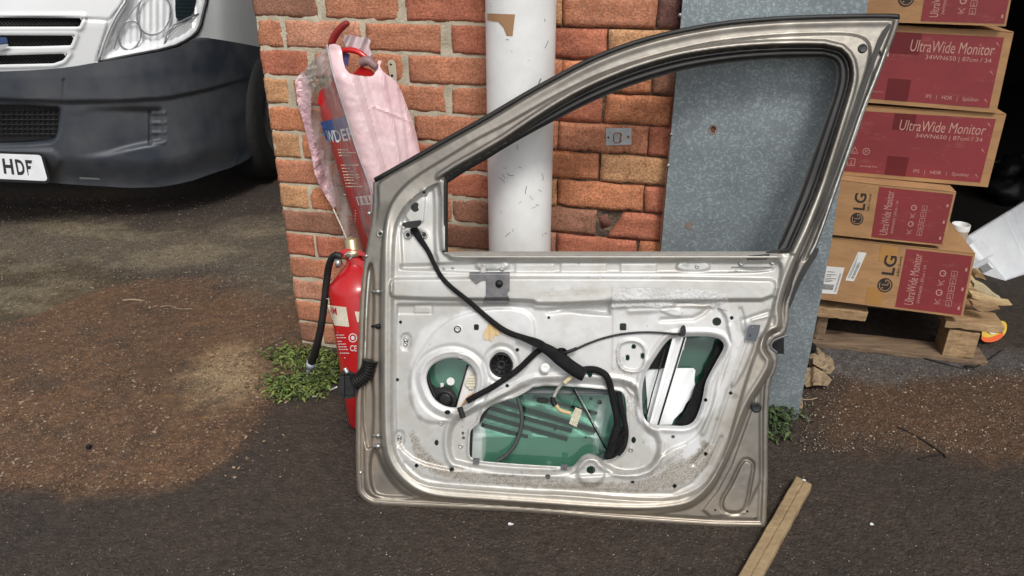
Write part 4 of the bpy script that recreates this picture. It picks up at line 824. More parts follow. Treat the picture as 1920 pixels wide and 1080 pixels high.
# membrane remnants: torn white film left on the panel
M_memb = mat('torn_membrane', (.56, .56, .55), .6, col2=(.46, .455, .44), nscale=22, bump=.5, bscale=130)
relief('torn_membrane', [(1149,541),(1200,540),(1290,542),(1340,543),(1362,552),(1370,575),(1366,583),(1345,577),(1330,569),(1300,569),(1270,565),(1235,578),(1200,574),(1148,577),(1147,560)], dp, M_memb, door, h=lambda x, y: surf(x, y)+.0020+.0006*np.sin(x*.07)*np.sin(y*.25), step=2.5)
# rear latch recess
relief('latch_pocket', chaikin([(1440,632),(1470,628),(1470,664),(1440,662)], 0), dp, M_hole, door, h=-.012, step=4)
wire('latch_rim', [(1478,628),(1462,633),(1447,640),(1444,652),(1457,661)], dp, .036, .003, M_dksteel, door)
# corrugated gaiter and plug on the front edge
gt = MB(); Pg = path([(694,676),(690,695),(680,708),(664,718)], dp, lambda x, y: .012+0*x, 3); n = len(Pg); seg = 120
import numpy as _n
tt = _n.linspace(0, n-1, seg); Pg = _n.stack([_n.interp(tt, _n.arange(n), Pg[:, k]) for k in range(3)], -1)
gt.tube(Pg, .0165+.0032*_n.sin(_n.arange(seg)*2*math.pi/9), 20); gt.build('wiring_gaiter', M_rubber, door, True)
pg = relief('harness_plug', chaikin([(640,696),(648,692),(664,698),(671,706),(668,742),(660,748),(643,747),(637,740),(636,712)], 1), dp, M_black, door, h=lambda x, y: .010+.004*(np.abs(x-655) > 9)+.003*(np.abs(y-722) > 18), step=2, thick=.03)
b = MB(); b.tube(path([(618,732),(633,725)], dp, .0, 1), .0025, 8); b.tube(path([(646,690),(652,700)], dp, .018, 1), .006, 8); b.split('plug_pin', M_steel, door, True)
# ================================================================== WHITE VAN (front corner in view)
XC = -2.41
PLN = [(0,3.30),(.3,3.315),(.6,3.37),(.8,3.46),(.92,3.57),(1.0,3.73),(1.04,3.90),(1.06,4.15),(1.07,4.6),(1.075,8.6)]
pa = np.array([p[0] for p in PLN]); pb = np.array([p[1] for p in PLN])
def vplan(a): return np.interp(a, pa, pb)
vs = chaikin([(-.3,3.315)]+PLN, 2, False); va = np.array([p[0] for p in vs]); vb = np.array([p[1] for p in vs])
def vprof(h): return .02*np.clip(h-.72, 0, 1)/.3+.30*np.clip(h-.92, 0, 2)**1.25
class VanMap:
    def __call__(s, x, y, off=0.0):
        x = np.asarray(x, float); y = np.asarray(y, float); r = rays(x, y); off = np.broadcast_to(off, x.shape)
        def Fn(t):
            P = r*t[..., None]+CAM; a = np.abs(P[..., 0]-XC); return P[..., 1]-np.interp(a, va, vb, right=99)-vprof(P[..., 2])+off
        t = np.full(x.shape, 2.6); done = np.zeros(x.shape, bool); lo = t.copy()
        for q in range(300):
            f = Fn(t); hit = (f > 0) & ~done; done |= hit; lo = np.where(done, lo, t); t = np.where(done, t, t+.012)
        lo = lo; hi = lo+.012
        for q in range(12):
            m = (lo+hi)/2; f = Fn(m); lo = np.where(f > 0, lo, m); hi = np.where(f > 0, m, hi)
        P = r*((lo+hi)/2)[..., None]+CAM; P[..., 0] = np.maximum(P[..., 0], XC); return P
vm = VanMap()
van = thing('delivery_van', 'white van with dark plastic bumper parked left of the brick wall', 'van', (XC, 5.6, 0))
def mirror(o):
    m = o.modifiers.new('mirror', 'MIRROR'); m.use_axis[0] = True; e = van_mid; m.mirror_object = e; m.use_mirror_merge = False; return o
van_mid = van
# lower bumper
crease = [(-60,186),(118,192),(222,191),(315,185),(389,170),(478,146),(520,132)]
bot = [(-60,338),(89,342),(148,347),(278,354),(352,342),(393,327),(444,311),(474,293),(484,250)]
BUMP = [(-170,137),(-45,135),(0,134),(74,131),(130,126),(181,117),(204,114),(333,91),(363,74),(376,69),(426,76.5),(478,86),(496,90),(500,130),(498,200),(488,262),(474,293),(444,311),(393,327),(352,342),(278,354),(148,347),(89,342),(-45,340),(-170,340)]
def bump_h(x, y):
    up = sdf(x, y, [(-90,100),(520,60)]+[(p[0], p[1]) for p in crease[::-1]], 1e4)
    h = .022*smst(-up/4)+.005*np.exp(-(segd(x, y, crease, False)/1.4)**2)
    h += -.012*smst((118-x)/4)*smst((185-y)/6)*0
    db = segd(x, y, bot, False); h += -.06*(1-smst(db/55))
    h += -.05*smst(-sdf(x, y, chaikin([(-80,194),(108,196),(118,206),(115,235),(108,262),(92,272),(-80,276)], 1), 60)/8)
    fg = chaikin([(128,198),(300,196),(311,204),(313,262),(308,272),(250,282),(190,298),(126,302),(122,250)], 1); h += -.030*smst(-sdf(x, y, fg)/14)*smst((x-120)/160)
    h += .010*smst(-sdf(x, y, [(-90,278),(100,276),(122,300),(92,345),(-90,345)], 60)/10)
    h += .006*np.exp(-(segd(x, y, [(485,141),(467,207),(452,281),(437,311)], False)/1.8)**2)
    h += -.010*np.exp(-(segd(x, y, [(119,150),(118,192)], False)/1.3)**2)
    for k in range(4): h += .012*np.exp(-((y-(212+k*18.5))/2.0)**2)*smst((x-281)/3)*smst((312-x)/3)
    h += -.02*smst(-sdf(x, y, rect(279,205,285,273))/3)
    return h
bumper = relief('bumper', chaikin(BUMP, 1), vm, M_bumper, van, h=lambda x, y: bump_h(x, y)+.045, step=3, holes=[])
M_mesh = mat('black_grille_mesh', (.008, .008, .009), .5); 
def bars(name, x0, x1, y0, y1, off, nx, ny, r, diag=False):
    b = MB()
    if diag:
        n = int((x1-x0)/nx)+int((y1-y0)/ny)+2
        for k in range(-4, n):
            for s in (1, -1):
                xa = x0+k*nx; pts = []
                ya, yb = y0, y1; xb = xa+s*(yb-ya)
                if max(xa, xb) > x1 or min(xa, xb) < x0: continue
                b.tube(vm(np.array([xa, xb]), np.array([ya, yb]), off), r, 4)
    else:
        for k in range(nx): x = x0+(x1-x0)*(k+.5)/nx; b.tube(vm(np.array([x, x]), np.array([y0, y1]), off), r, 4)
        for k in range(ny): y = y0+(y1-y0)*(k+.5)/ny; b.tube(vm(np.linspace(x0, x1, 5), np.full(5, y), off), r, 4)
    return b.build(name, M_black, van)
put = MB(); 
relief('lower_intake', chaikin([(-45,197),(104,199),(112,208),(110,238),(104,260),(-45,268)], 1), vm, M_mesh, van, h=.012, step=5)
bars('intake_mesh', -30, 108, 202, 256, .020, 14, 6, .0028)
relief('bumper_lip_reflector', chaikin([(148,332),(186,334),(188,337),(150,336)], 0), vm, mat('grey_lip', (.12, .12, .12), .5), van, h=.07, step=2)
# white front: hood nose, grille surround, wing
HL = chaikin([(246,-70),(237,0),(222,22),(211,41),(197,74),(182,116),(230,106),(322,89),(356,72),(374,56),(382,22),(388,0),(396,-70)], 1)
SL = [[(-200,32),(155,34),(149,50),(-200,50)], [(-200,65.5),(140,66.5),(133,85),(60,87),(-200,88)], [(-200,106),(-45,105),(128,100.5),(118,113),(100,119),(-45,122),(-200,122)]]
BODY = [(-170,-110),(500,-110),(500,92),(476,86.5),(426,77),(376,70),(340,96),(260,110),(204,119),(181,122),(130,130),(74,136),(-45,139),(-170,139)]
def body_h(x, y):
    h = .03+0*x; h += -.016*np.exp(-((y-(31.5+.03*x))/1.6)**2)*smst((205-x)/4)
    h += -.014*np.exp(-(segd(x, y, [(181,116),(205,38),(222,18),(238,-5)], False)/1.6)**2)
    for s in SL: h += .010*np.exp(-((sdf(x, y, s)-4)/4)**2)
    h += -.012*smst((sdf(x, y, HL)-2)/-4+1)*smst((6-sdf(x, y, HL))/6)
    h += .02*smst((x-392)/30); return h
relief('front_body', BODY, vm, M_vanwhite, van, h=body_h, holes=[HL]+SL, step=3)
relief('grille_back', [(-170,30),(158,30),(150,60),(140,95),(125,120),(-170,125)], vm, M_hole, van, h=-.012, step=10)
for i, s in enumerate(SL):
    ys_ = [p[1] for p in s]; bars('grille_mesh', -20, [150, 134, 116][i], min(ys_)+2, max(ys_)-2, .008, 7, 7, .0016, True)
# badge arm at the grille centre
relief('badge', [(-60,84),(0,84),(14,82),(16,86),(4,94),(-45,98)], vm, mat('badge_silver', (.6, .62, .65), .3, .6), van, h=.055, step=3)
relief('badge_field', [(-45,68),(12,70),(15,80),(0,83),(-45,83)], vm, mat('badge_blue', (.03, .06, .16), .35), van, h=.034, step=3)
# headlamp: bowl, reflector, indicator, lens
hl = relief('headlamp', HL, vm, mat('lamp_housing', (.90, .91, .92), .22, .0, bump=.1, bscale=30, coat=.8), van, h=lambda x, y: .020-.040*smst((-sdf(x, y, HL, 200)-3)/20)+.003*np.sin(x*.5)*smst(-sdf(x, y, HL, 200)/20), step=2.5)
M_chrome2 = mat('reflector_white', (.93, .94, .95), .12, .1, bump=.7, bscale=26, coat=1)
relief('lamp_reflector', ell(288, 25, 30, 40, 28, .15), vm, M_chrome2, hl, h=lambda x, y: -.018-.035*smst((34-np.hypot((x-288), (y-25)*.8))/34), step=2.5)
relief('lamp_reflector', ell(243, 66, 20, 26, 24, .3), vm, M_chrome2, hl, h=lambda x, y: -.018-.025*smst((24-np.hypot((x-243), (y-66)*.8))/24), step=2.5)
relief('indicator', chaikin([(318,56),(350,38),(362,48),(352,64),(326,78),(312,80)], 1), vm, M_chrome2, hl, h=lambda x, y: .002+.006*np.sin(x*1.1)*np.sin(y*1.1), step=1.5)
relief('lamp_dark_fin', chaikin([(330,-40),(372,-60),(366,20),(352,36),(330,40),(328,10)], 1), vm, mat('lamp_dark', (.02, .03, .035), .3), hl, h=lambda x, y: .0+.004*np.sin(y*.9), step=2.5)
for cx, cy, rx_, ry_ in ((288,25,31,41), (243,66,21,27)): wire('lamp_ring', ell(cx, cy, rx_, ry_, 28, .2)+[ell(cx, cy, rx_, ry_, 28, .2)[0]], vm, .006, .0035, mat('lamp_grey', (.35, .36, .37), .25, .5), hl, 0)
wire('lamp_divider', [(308,84),(316,52),(352,34),(372,26)], vm, .010, .004, mat('lamp_grey', (.3, .31, .32), .3, .4), hl, 1)
wire('lamp_divider', [(214,92),(222,60),(240,30),(262,4)], vm, .008, .003, MATS['lamp_grey'], hl, 2)
relief('lamp_lens', HL, vm, M_lens, hl, h=.033, step=4)
wire('lamp_edge', [(246,-60),(237,0),(222,22),(211,41),(197,74),(184,116)], vm, .042, .006, mat('lamp_rim', (.6, .61, .62), .25, .4), hl, 1)
wire('lamp_edge', [(186,117),(230,107),(322,90),(356,73),(374,56),(382,22),(388,0),(393,-60)], vm, .038, .007, M_black, hl, 1)
for o in list(van.children):
    pass
# rest of the van as a real shell
def ring(h, back=0): 
    return [(XC+s*a, b+vprof(h)+back, h) for a, b, s in [(p[0], p[1], 1) for p in PLN[::-1]]+[(p[0], p[1], -1) for p in PLN[1:]]]
b = MB(); K = 2*len(PLN)-1
def loft(b, R, closed=False):
    V = [p for r in R for p in r]; k = len(R[0]); b.add(V, [(i*k+j, i*k+j+1, (i+1)*k+j+1, (i+1)*k+j) for i in range(len(R)-1) for j in range(k-1)])
def ring2(h, Yf, w=1.0):
    return [(XC+w*1.07, 8.6, h), (XC+w*1.07, 6.5, h), (XC+w*1.07, max(Yf+.9, 4.6), h), (XC+w*1.04, Yf+.35, h), (XC+w*.9, Yf+.10, h), (XC+w*.5, Yf, h), (XC, Yf-.02, h), (XC-w*.5, Yf, h), (XC-w*.9, Yf+.10, h), (XC-w*1.04, Yf+.35, h), (XC-w*1.07, max(Yf+.9, 4.6), h), (XC-w*1.07, 6.5, h), (XC-w*1.07, 8.6, h)]
loft(b, [ring2(1.10, 3.45), ring2(1.25, 3.85), ring2(1.32, 4.1), ring2(1.40, 4.22, .99), ring2(2.15, 4.75, .93), ring2(2.35, 5.0, .9), ring2(2.62, 5.6, .86)])
b.add([(XC-.93, 5.6, 2.62), (XC+.93, 5.6, 2.62), (XC+.93, 8.6, 2.62), (XC-.93, 8.6, 2.62)], [(0, 1, 2, 3)])
b.add([(XC-1.07, 8.6, .35), (XC+1.07, 8.6, .35), (XC+1.0, 8.6, 2.62), (XC-1.0, 8.6, 2.62)], [(0, 1, 2, 3)])
b.build('cargo_body', M_vanwhite, van, True)
for s in (1, -1):
    b = MB(); b.add([(XC+s*1.069, 4.75, .35), (XC+s*1.069, 8.6, .35), (XC+s*1.069, 8.6, 1.12), (XC+s*1.069, 4.75, 1.12)], [(0, 1, 2, 3)]); b.build('side_panel', M_vanwhite, van)
b = MB(); b.add([(XC-1.05, 3.75, .9), (XC-1.06, 4.75, .9), (XC-1.06, 4.75, 1.12), (XC-1.05, 3.75, 1.12)], [(0, 1, 2, 3)]); b.build('wing_panel', M_vanwhite, van)
b = MB(); b.add([(XC-.85, 4.235, 1.46), (XC+.85, 4.235, 1.46), (XC+.78, 4.70, 2.12), (XC-.78, 4.70, 2.12)], [(0, 1, 2, 3)]); b.build('windscreen', mat('dark_windscreen', (.02, .025, .03), .08), van)
b = MB(); b.obox((XC, 6.0, .42), (1.0, 0, 0), (0, 2.2, 0), (0, 0, .10)); b.obox((XC, 4.0, .75), (.95, 0, 0), (0, .3, 0), (0, 0, .3)); b.build('underbody', M_hole, van)
# far half of the nose (outside the picture): built as the mirror image
def mirror_copy(o, parent):
    me = o.data.copy(); V = np.zeros(len(me.vertices)*3); me.vertices.foreach_get('co', V); V = V.reshape(-1, 3); V[:, 0] = 2*XC-V[:, 0]; me.vertices.foreach_set('co', V.ravel()); me.flip_normals()
    q = bpy.data.objects.new(o.name.split('.')[0], me); COL.objects.link(q); q.parent = parent; q.matrix_parent_inverse = o.matrix_parent_inverse.copy()
    for c in list(o.children): mirror_copy(c, q)
for o in [q for q in van.children if q.name.split('.')[0] in ('bumper', 'front_body', 'grille_back', 'grille_mesh', 'lower_intake', 'intake_mesh', 'headlamp', 'badge', 'badge_field')]: mirror_copy(o, van)
for sx_, Y in ((1, 4.18), (-1, 4.18), (1, 7.4), (-1, 7.4)):
    b = MB(); c = (XC+sx_*1.075, Y, .355); u = np.array([-sx_, 0, 0.])
    b.lathe(c, u, [(.0, .21), (.004, .30), (.02, .345), (.05, .355), (.18, .355), (.21, .34), (.22, .2)], 40); w = b.build('wheel', M_tyre, van, True)
    b = MB(); b.lathe((XC+sx_*1.055, Y, .355), u, [(0, .01), (0, .09), (.03, .17), (.0, .20), (.02, .215), (.05, .215)], 32); b.build('rim', M_steel, w, True)
# number plate
pl_n = rays(60., 311.); 
pcx = vm(40., 311., .075)
plp = Plane(pcx, (.09, -1, .14))
npl = relief('number_plate', [(-110,284),(72,290.5),(77,293),(89,336),(86,339.5),(-110,330)], plp, M_platew, van, h=.012, step=4, thick=.004)
relief('plate_frame', [(-114,279),(75,286),(82,291),(94,338),(88,344),(-114,336)], plp, M_black, npl, h=.008, step=4, thick=.014)
tx = MB()
put_text(tx, 'H', [(7.5,325.5),(27,327.5),(22.5,298),(3.5,297)], plp, .0128, .035); put_text(tx, 'D', [(33,328),(48.5,329),(43,299.5),(27,298.5)], plp, .0128, .035); put_text(tx, 'F', [(52.5,329.5),(55,329.7),(60,300.7),(46.5,299.7)], plp, .0128, .035)
tx.build('plate_lettering', M_black_ink, npl)
# ================================================================== POWDER EXTINGUISHER IN A PINK BAG
Ax, Ay = wall(646., 175., .115), wall(742., 500., .115)
EU = (Ay-Ax)/np.linalg.norm(Ay-Ax); RE = .078; e1 = Cyl(Ax, Ay, RE)
ex1 = thing('powder_extinguisher', 'red powder fire extinguisher hanging in a torn pink plastic bag on the brick wall', 'fire extinguisher', (Ay[0], Ay[1], Ay[2]))
L1 = np.linalg.norm(Ay-Ax)
b = MB(); b.lathe(Ax, EU, [(-.055, .020), (-.04, .022), (-.03, .03), (-.012, .055), (.01, .071), (.035, RE), (L1-.01, RE), (L1, RE-.006), (L1, .01)], 48); b.build('cylinder', M_redold, ex1, True)
def exlabel():
    relief('blue_band', [(600,229),(700,205),(712,245),(612,265)], e1, M_blue, ex1, h=.0008, step=4)
    lt_ = MB(); wp = Wrap(e1, 664, 248); put_text(lt_, 'POWDER', [(-.138,-.018),(0,-.018),(0,.016),(-.138,.016)], wp, .0016, .014); lt_.build('lettering', M_white, ex1)
    l2 = MB(); rg = random.Random(4)
    put_line(l2, [(620,274),(690,264)], 1.8, e1, .0014); 
    rows = [(281,.30),(286,.38),(292,.2)]
    for y0 in (281,286.5,292,310,316,322,328,333,338,344,350):
        x = 633+(y0-280)*.22; xe = x+rg.uniform(14, 34)
        while x < xe: w = rg.uniform(2, 6); put_line(l2, [(x, y0), (x+w, y0-w*.14)], 2.0, e1, .0014); x += w+1.2
    for y0 in (300, 304, 353+12): put_line(l2, [(628+(y0-300)*.25, y0), (712, y0-13)], 1.2, e1, .0014)
    relief('label_box', [(667,369),(696,366),(698,383),(672,385)], e1, M_white, ex1, h=.0012, step=3)
    for k in range(5): put_line(l2, [(665, 395+k*5.), (700, 392+k*5.)], 1.2, e1, .0014)
    l2.build('fine_print', M_labelw, ex1)
    l3 = MB(); 
    for k in range(3): put_line(l3, [(671+k*9, 371-k), (675+k*9, 382-k)], 3.2, e1, .002)
    l3.build('pictogram', M_redtext, ex1)
exlabel()
b = MB(); b.lathe(Ax-EU*.09, EU, [(0, .016), (.02, .02), (.05, .02)], 20); b.build('valve', M_brass, ex1, True)
wb = wall; lv = lambda pts, off, r, nm, m: wire(nm, pts, wall, off, r, m, ex1)
M_reddk = mat('dark_red_lever', (.24, .016, .012), .4, col2=(.22, .02, .018), nscale=12)
lv([(620,90),(623,76),(632,60),(645,47),(653,42)], .13, [.008,.010,.010,.009,.006], 'carry_handle', M_reddk)
lv([(640,96),(655,93),(672,97),(684,106),(690,112)], .12, [.006,.008,.008,.007], 'squeeze_lever', M_red)
lv([(676,118),(690,112),(700,122),(707,126)], .13, [.011,.013,.011,.007], 'lever_grip', mat('grey_red_grip', (.25, .15, .15), .5))
relief('red_tag', [(662,139),(676,124),(698,132),(703,140),(694,143),(680,141)], wall, M_red, ex1, h=.128, step=3, thick=.003)
relief('liner_scrap', chaikin([(647,66),(662,66),(676,70),(690,69),(695,76),(692,88),(697,100),(701,112),(690,108),(676,98),(660,92),(650,90),(643,76)], 0), wall, M_pinkin, ex1, h=lambda x, y: .10+.010*np.sin(x*.25+y*.1), step=3, thick=.001)
relief('blue_label_scrap', [(642,98),(656,101),(652,126),(644,120)], wall, mat('violet_scrap', (.10, .08, .22), .5), ex1, h=.115, step=3, thick=.001)
# the bag
bag = thing('plastic_bag', 'torn faded pink and clear plastic bag hanging round the powder extinguisher', 'plastic bag', wall(640., 470., .12))
PK_ = [(617,84),(627,82),(638,86),(641,96),(643,112),(647,128),(655,138),(668,141),(684,143.5),(697,143),(702,140),(705,131),(709,113),(716,114),(712,124),(718,134),(742,152),(752,170),(762,196),(773,225),(781,252),(787,285),(780,320),(730,350),(712,372),(704,390),(697,355),(680,312),(665,270),(650,220),(636,176),(622,128),(614,100)]
def bagh(x, y):
    ax = 646+(y-175)*.295; d = (x-ax)/52.; cyl = np.sqrt(np.clip(1-np.clip(d, -1, 1)**2, 0, 1))
    h = .075+.135*np.where(d < 0, cyl, np.maximum(cyl, 1-np.clip(d, 0, 3)*.42))
    h = np.where(y < 150, h*(1-.25*smst((150-y)/60)), h)
    for pl, a, w in (([(716,118),(722,170),(738,240),(752,330)], .006, 4), ([(690,146),(712,230),(742,320)], -.004, 5), ([(660,150),(690,240),(720,350)], .003, 4), ([(750,170),(762,240),(768,300)], -.005, 4), ([(700,200),(740,215),(775,230)], .003, 3)):
        h = h+a*np.exp(-(segd(x, y, pl, False)/w)**2)
    return h+.004*fbm(x*.01, y*.01, 41, 3, 1.1)+.0008*fbm(x*.01, y*.01, 43, 3, 4)
relief('pink_panel', PK_, wall, M_pink, bag, h=lambda x, y: bagh(x, y)*.92+.012-.05*smst((x-745-(y-170)*.3)/30), step=3, thick=.0008)
relief('pink_flap', [(553,152),(562,140),(567,133),(578,150),(584,172),(583,205),(584,238),(598,258),(613,300),(624,345),(630,385),(625,392),(600,350),(590,325),(584,292),(575,255),(566,220),(557,190)], wall, M_pink, bag, h=lambda x, y: .045+.02*np.sin(x*.12)+.012*fbm(x*.01, y*.01, 44, 4, 3), step=3, thick=.0008)
CL = [(614,82),(604,96),(588,112),(574,128),(562,140),(566,160),(574,180),(582,210),(582,238),(592,265),(606,315),(622,365),(636,412),(648,452),(656,466),(672,468),(695,462),(700,400),(697,355),(680,312),(665,270),(650,220),(636,176),(622,128)]
relief('clear_film', CL, wall, M_film, bag, h=lambda x, y: bagh(x, y)*1.0+.020+.010*np.abs(np.sin(x*.11+y*.02)), step=3)
relief('crumpled_top', [(614,86),(604,98),(590,112),(574,130),(566,142),(575,158),(590,170),(604,176),(618,170),(626,152),(622,128),(616,104)], wall, film('crumpled_grey_film', (.30, .30, .30), (.25, .95)), bag, h=lambda x, y: .13+.022*fbm(x*.01, y*.01, 45, 4, 6), step=2.5)
relief('green_print', [(580,160),(592,152),(602,150),(612,142),(618,146),(612,158),(604,166),(598,176),(586,178),(584,170)], wall, M_filmgreen, bag, h=.170, step=2.5)
relief('red_print', [(598,172),(606,164),(612,168),(611,196),(608,212),(604,200),(596,196)], wall, M_red, bag, h=.172, step=2.5)
wire('heat_seal', [(613,84),(622,128),(636,176),(650,220),(665,270),(680,312),(694,350),(698,372),(696,400)], wall, lambda x, y: bagh(x, y)+.030, .0026, mat('grey_seam', (.42, .39, .40), .4), bag, 2)
wire('bag_string', [(625,392),(636,415),(648,442),(655,462),(654,470)], wall, .12, .0024, M_labelw, bag)
# ================================================================== FOAM EXTINGUISHER ON THE GROUND
Fb = ground(708., 792.); Fb[2] = 0.004; Ft = np.array(Plane((0, 1.865, 0), (0, -1, 0))(668., 512.))
FU = (Ft-Fb)/np.linalg.norm(Ft-Fb); FL = np.linalg.norm(Ft-Fb); RF = .083; e2 = Cyl(Fb, Ft, RF)
ex2 = thing('foam_extinguisher', 'shiny red foam fire extinguisher standing in weeds between wall and car door', 'fire extinguisher', Fb)
b = MB(); b.lathe(Fb, FU, [(0, .01), (0, RF-.012), (.008, RF-.004), (.02, RF), (FL-.045, RF), (FL-.025, RF-.006), (FL, RF-.03), (FL+.018, .035), (FL+.026, .024), (FL+.05, .0215), (FL+.05, .01)], 56); b.build('cylinder', M_red, ex2, True)
b = MB(); b.lathe(Ft+FU*.05, FU, [(0, .026), (.008, .028), (.014, .026), (.018, .02), (.045, .019), (.05, .012), (.055, 0)], 28); b.build('valve', M_brass, ex2, True)
vt = Plane(Ft+FU*.07, (0, -1, .3))
wire('pressure_gauge', [(630,494),(640,492)], vt, .03, [.014, .012], M_steel, ex2, 0)
relief('squeeze_lever', [(637,470),(650,466),(668,469),(684,474),(684,480),(668,478),(655,476),(646,482),(638,480)], vt, M_red, ex2, h=.02, step=2, thick=.02)
relief('carry_handle', [(655,484),(668,484),(690,494),(696,512),(690,516),(676,500),(660,494)], vt, M_red, ex2, h=.02, step=2, thick=.02)
wire('safety_pin', [(646,478),(655,474),(662,480),(655,486)], vt, .045, .0025, M_steel, ex2)
relief('cream_label', [(614,572),(649,576),(655,613),(627,610)], e2, M_labelw, ex2, h=.0008, step=3)
tx = MB(); wf = Wrap(e2, 632, 584); put_text(tx, 'FOAM', [(-.078,-.010),(0,-.010),(0,.011),(-.078,.011)], wf, .0016, .02); tx.build('foam_lettering', M_redtext, ex2)
fp = MB(); rg = random.Random(9)
for y0 in (596, 601): put_line(fp, [(624, y0), (646, y0+2)], .9, e2, .0015)
fp.build('label_print', M_black_ink, ex2)
fp = MB()
put_line(fp, [(612,560),(676,566)], .8, e2, .001); put_line(fp, [(632,623),(668,628)], 1, e2, .001); put_line(fp, [(645,671),(674,674)], 1, e2, .001)
for y0 in (628, 633, 640, 645, 650, 655, 662):
    x = 630+(y0-628)*.2; xe = x+rg.uniform(8, 22)
    while x < xe: w = rg.uniform(2, 5); put_line(fp, [(x, y0), (x+w, y0+w*.12)], 1.5, e2, .001); x += w+1.
put_text(fp, 'CE', [(656.5,658),(669,659),(669,648),(656.5,647)], e2, .0012, .01)
fp.build('fine_print', M_white, ex2)
fp = MB(); A = np.array(ell(661.5, 633.5, 8, 8.5, 24)); Bq = np.array(ell(661.5, 633.5, 6.3, 6.8, 24)); fp.add(np.concatenate([e2(A[:, 0], A[:, 1], .0012), e2(Bq[:, 0], Bq[:, 1], .0012)]), [(q, (q+1) % 24, 24+(q+1) % 24, 24+q) for q in range(24)]); put_poly(fp, ell(661.5, 633.5, 3.4, 4), e2, .0012); fp.build('approval_mark', M_white, ex2)
relief('white_panel', [(665,584),(680,585),(684,604),(670,604)], e2, M_labelw, ex2, h=.0008, step=3)
hp = Plane((0, 1.80, 0), (0, -1, 0)); h0 = vt(634., 481., .03)
def hose_pts():
    pts = [vt(640., 482., .03), vt(628., 476., .03), vt(618., 490., .02)]
    for x, y, q in ((613, 520, 1.85), (609, 560, 1.84), (603, 610, 1.83), (594, 650, 1.83), (584, 680, 1.85)): pts.append(Plane((0, q, 0), (0, -1, 0))(float(x), float(y)))
    return np.array(chaikin([tuple(p) for p in pts], 0)) if False else np.array(pts)
hp_ = hose_pts(); q = [tuple(p) for p in hp_]
for _ in range(3):
    Q = [q[0]]
    for a, b_ in zip(q[:-1], q[1:]): a = np.array(a); b_ = np.array(b_); Q += [tuple(a*.75+b_*.25), tuple(a*.25+b_*.75)]
    q = Q+[q[-1]]
b = MB(); b.tube(q, np.interp(np.linspace(0, 1, len(q)), [0, .3, .75, 1], [.009, .0095, .0105, .012]), 14); b.build('hose', M_rubber, ex2, True)
d = np.array(q[-1])-np.array(q[-3]); d /= np.linalg.norm(d)
b = MB(); b.tube([np.array(q[-1])-d*.002, np.array(q[-1])+d*.02], [.0135, .0135], 14); b.tube([np.array(q[-1])+d*.021, np.array(q[-1])+d*.05], [.008, .006], 12); b.build('hose_nozzle', mat('grey_nozzle', (.45, .50, .58), .4, .4), ex2, True)
# ================================================================== PALLET AND BOXES
PP = ground(1527., 650.); PQ = ground(1822., 684.); pu = (PQ-PP)/np.linalg.norm(PQ-PP); pn = np.array([pu[1], -pu[0], 0]); PD = -pn        # PD points back into the garage
fpl = Plane(PP, pn)                                                              # pallet front face
def fc(x, y): P = fpl(x, y); return float((P-PP)@pu), float(P[2])
def pp(u, d, z): return PP+pu*u+PD*d+np.array([0, 0, z])
pal = thing('wooden_pallet', 'rough wooden pallet with a broken front board, carrying the stack of red monitor boxes', 'pallet', pp(.35, .4, 0))
def board(name, u0, u1, d0, d1, z0, z1, m, seed, parent=pal, jag=0):
    rg = random.Random(seed); nx, ny, nzz = 14, 4, 2; V = []
    b = MB()
    P = []
    for (d, z) in ((d0, z0), (d0, z1), (d1, z1), (d1, z0)):
        for i in range(nx+1):
            t = i/nx; w = .0018*noise.noise(Vector((seed+t*6, d*9, z*40)))*2
            e = 0
            if i == nx: e = rg.uniform(-jag, jag)
            P.append(pp(u0+(u1-u0)*t+e, d+w, z+w*.8))
    K = nx+1; Fc = [(r*K+i, r*K+i+1, ((r+1) % 4)*K+i+1, ((r+1) % 4)*K+i) for r in range(4) for i in range(nx)]+[(0, K, 2*K, 3*K), (3*K+nx, 2*K+nx, K+nx, nx)]
    b.add(P, Fc); o = b.build(name, m, parent); bevel(o, .0025, 2, 50); return o
uE = fc(1850, 688)[0]; zt = .158
board('bottom_board', -.01, uE, 0, .10, .0, .019, M_wood_dk, 1); board('bottom_board', -.01, uE, .36, .46, 0, .019, M_wood_dk, 2); board('bottom_board', -.01, uE, .72, .82, 0, .019, M_wood_dk, 3)
ub0, _ = fc(1775, 640); ub1, _ = fc(1836, 640)
# the front bottom board is seen deep: a second skid leaning on the block
for d0 in (.005, .36, .72):
    for u0, u1 in ((-.005, .09), (.26, .36), (ub0, ub1)):
        if d0 < .1 and u0 != ub0 : 
            if u0 > 0: continue
            board('corner_block', u0, .03, d0+.012, d0+.10, .020, zt-.043, M_wood_dk, int(u0*100)+5); continue
        o = board('corner_block', u0, u1, d0, d0+.095, .0202, zt-.042, M_wood, int(u0*100)+int(d0*10))
for u0, u1, s in ((-.004, .09, 1), (.26, .36, 2), (ub0-.01, ub1+.01, 3)):
    pu_s = (u0, u1); b = MB()
    b.box8([pp(u0, .125, zt-.041), pp(u1, .125, zt-.041), pp(u1, .125, zt-.0205), pp(u0, .125, zt-.0205), pp(u0, .82, zt-.041), pp(u1, .82, zt-.041), pp(u1, .82, zt-.0205), pp(u0, .82, zt-.0205)]); o = b.build('stringer_board', M_wood, pal); bevel(o, .002)
us, _ = fc(1626, 590); ue2, _ = fc(1903, 615)
board('deck_board', -.02, us, -.004, .115, zt-.040, zt-.004, M_wood, 11, jag=.012)
board('deck_board', ub0-.02, ue2-.03, -.004, .10, zt-.030, zt-.006, M_wood, 12, jag=.006)
for k in range(5): board('deck_board', -.02, ue2+.01*(k % 3)-.03, .17+k*.138, .17+k*.138+.10, zt-.020, zt, [M_wood, M_woodend][k % 2], 20+k, jag=.006)
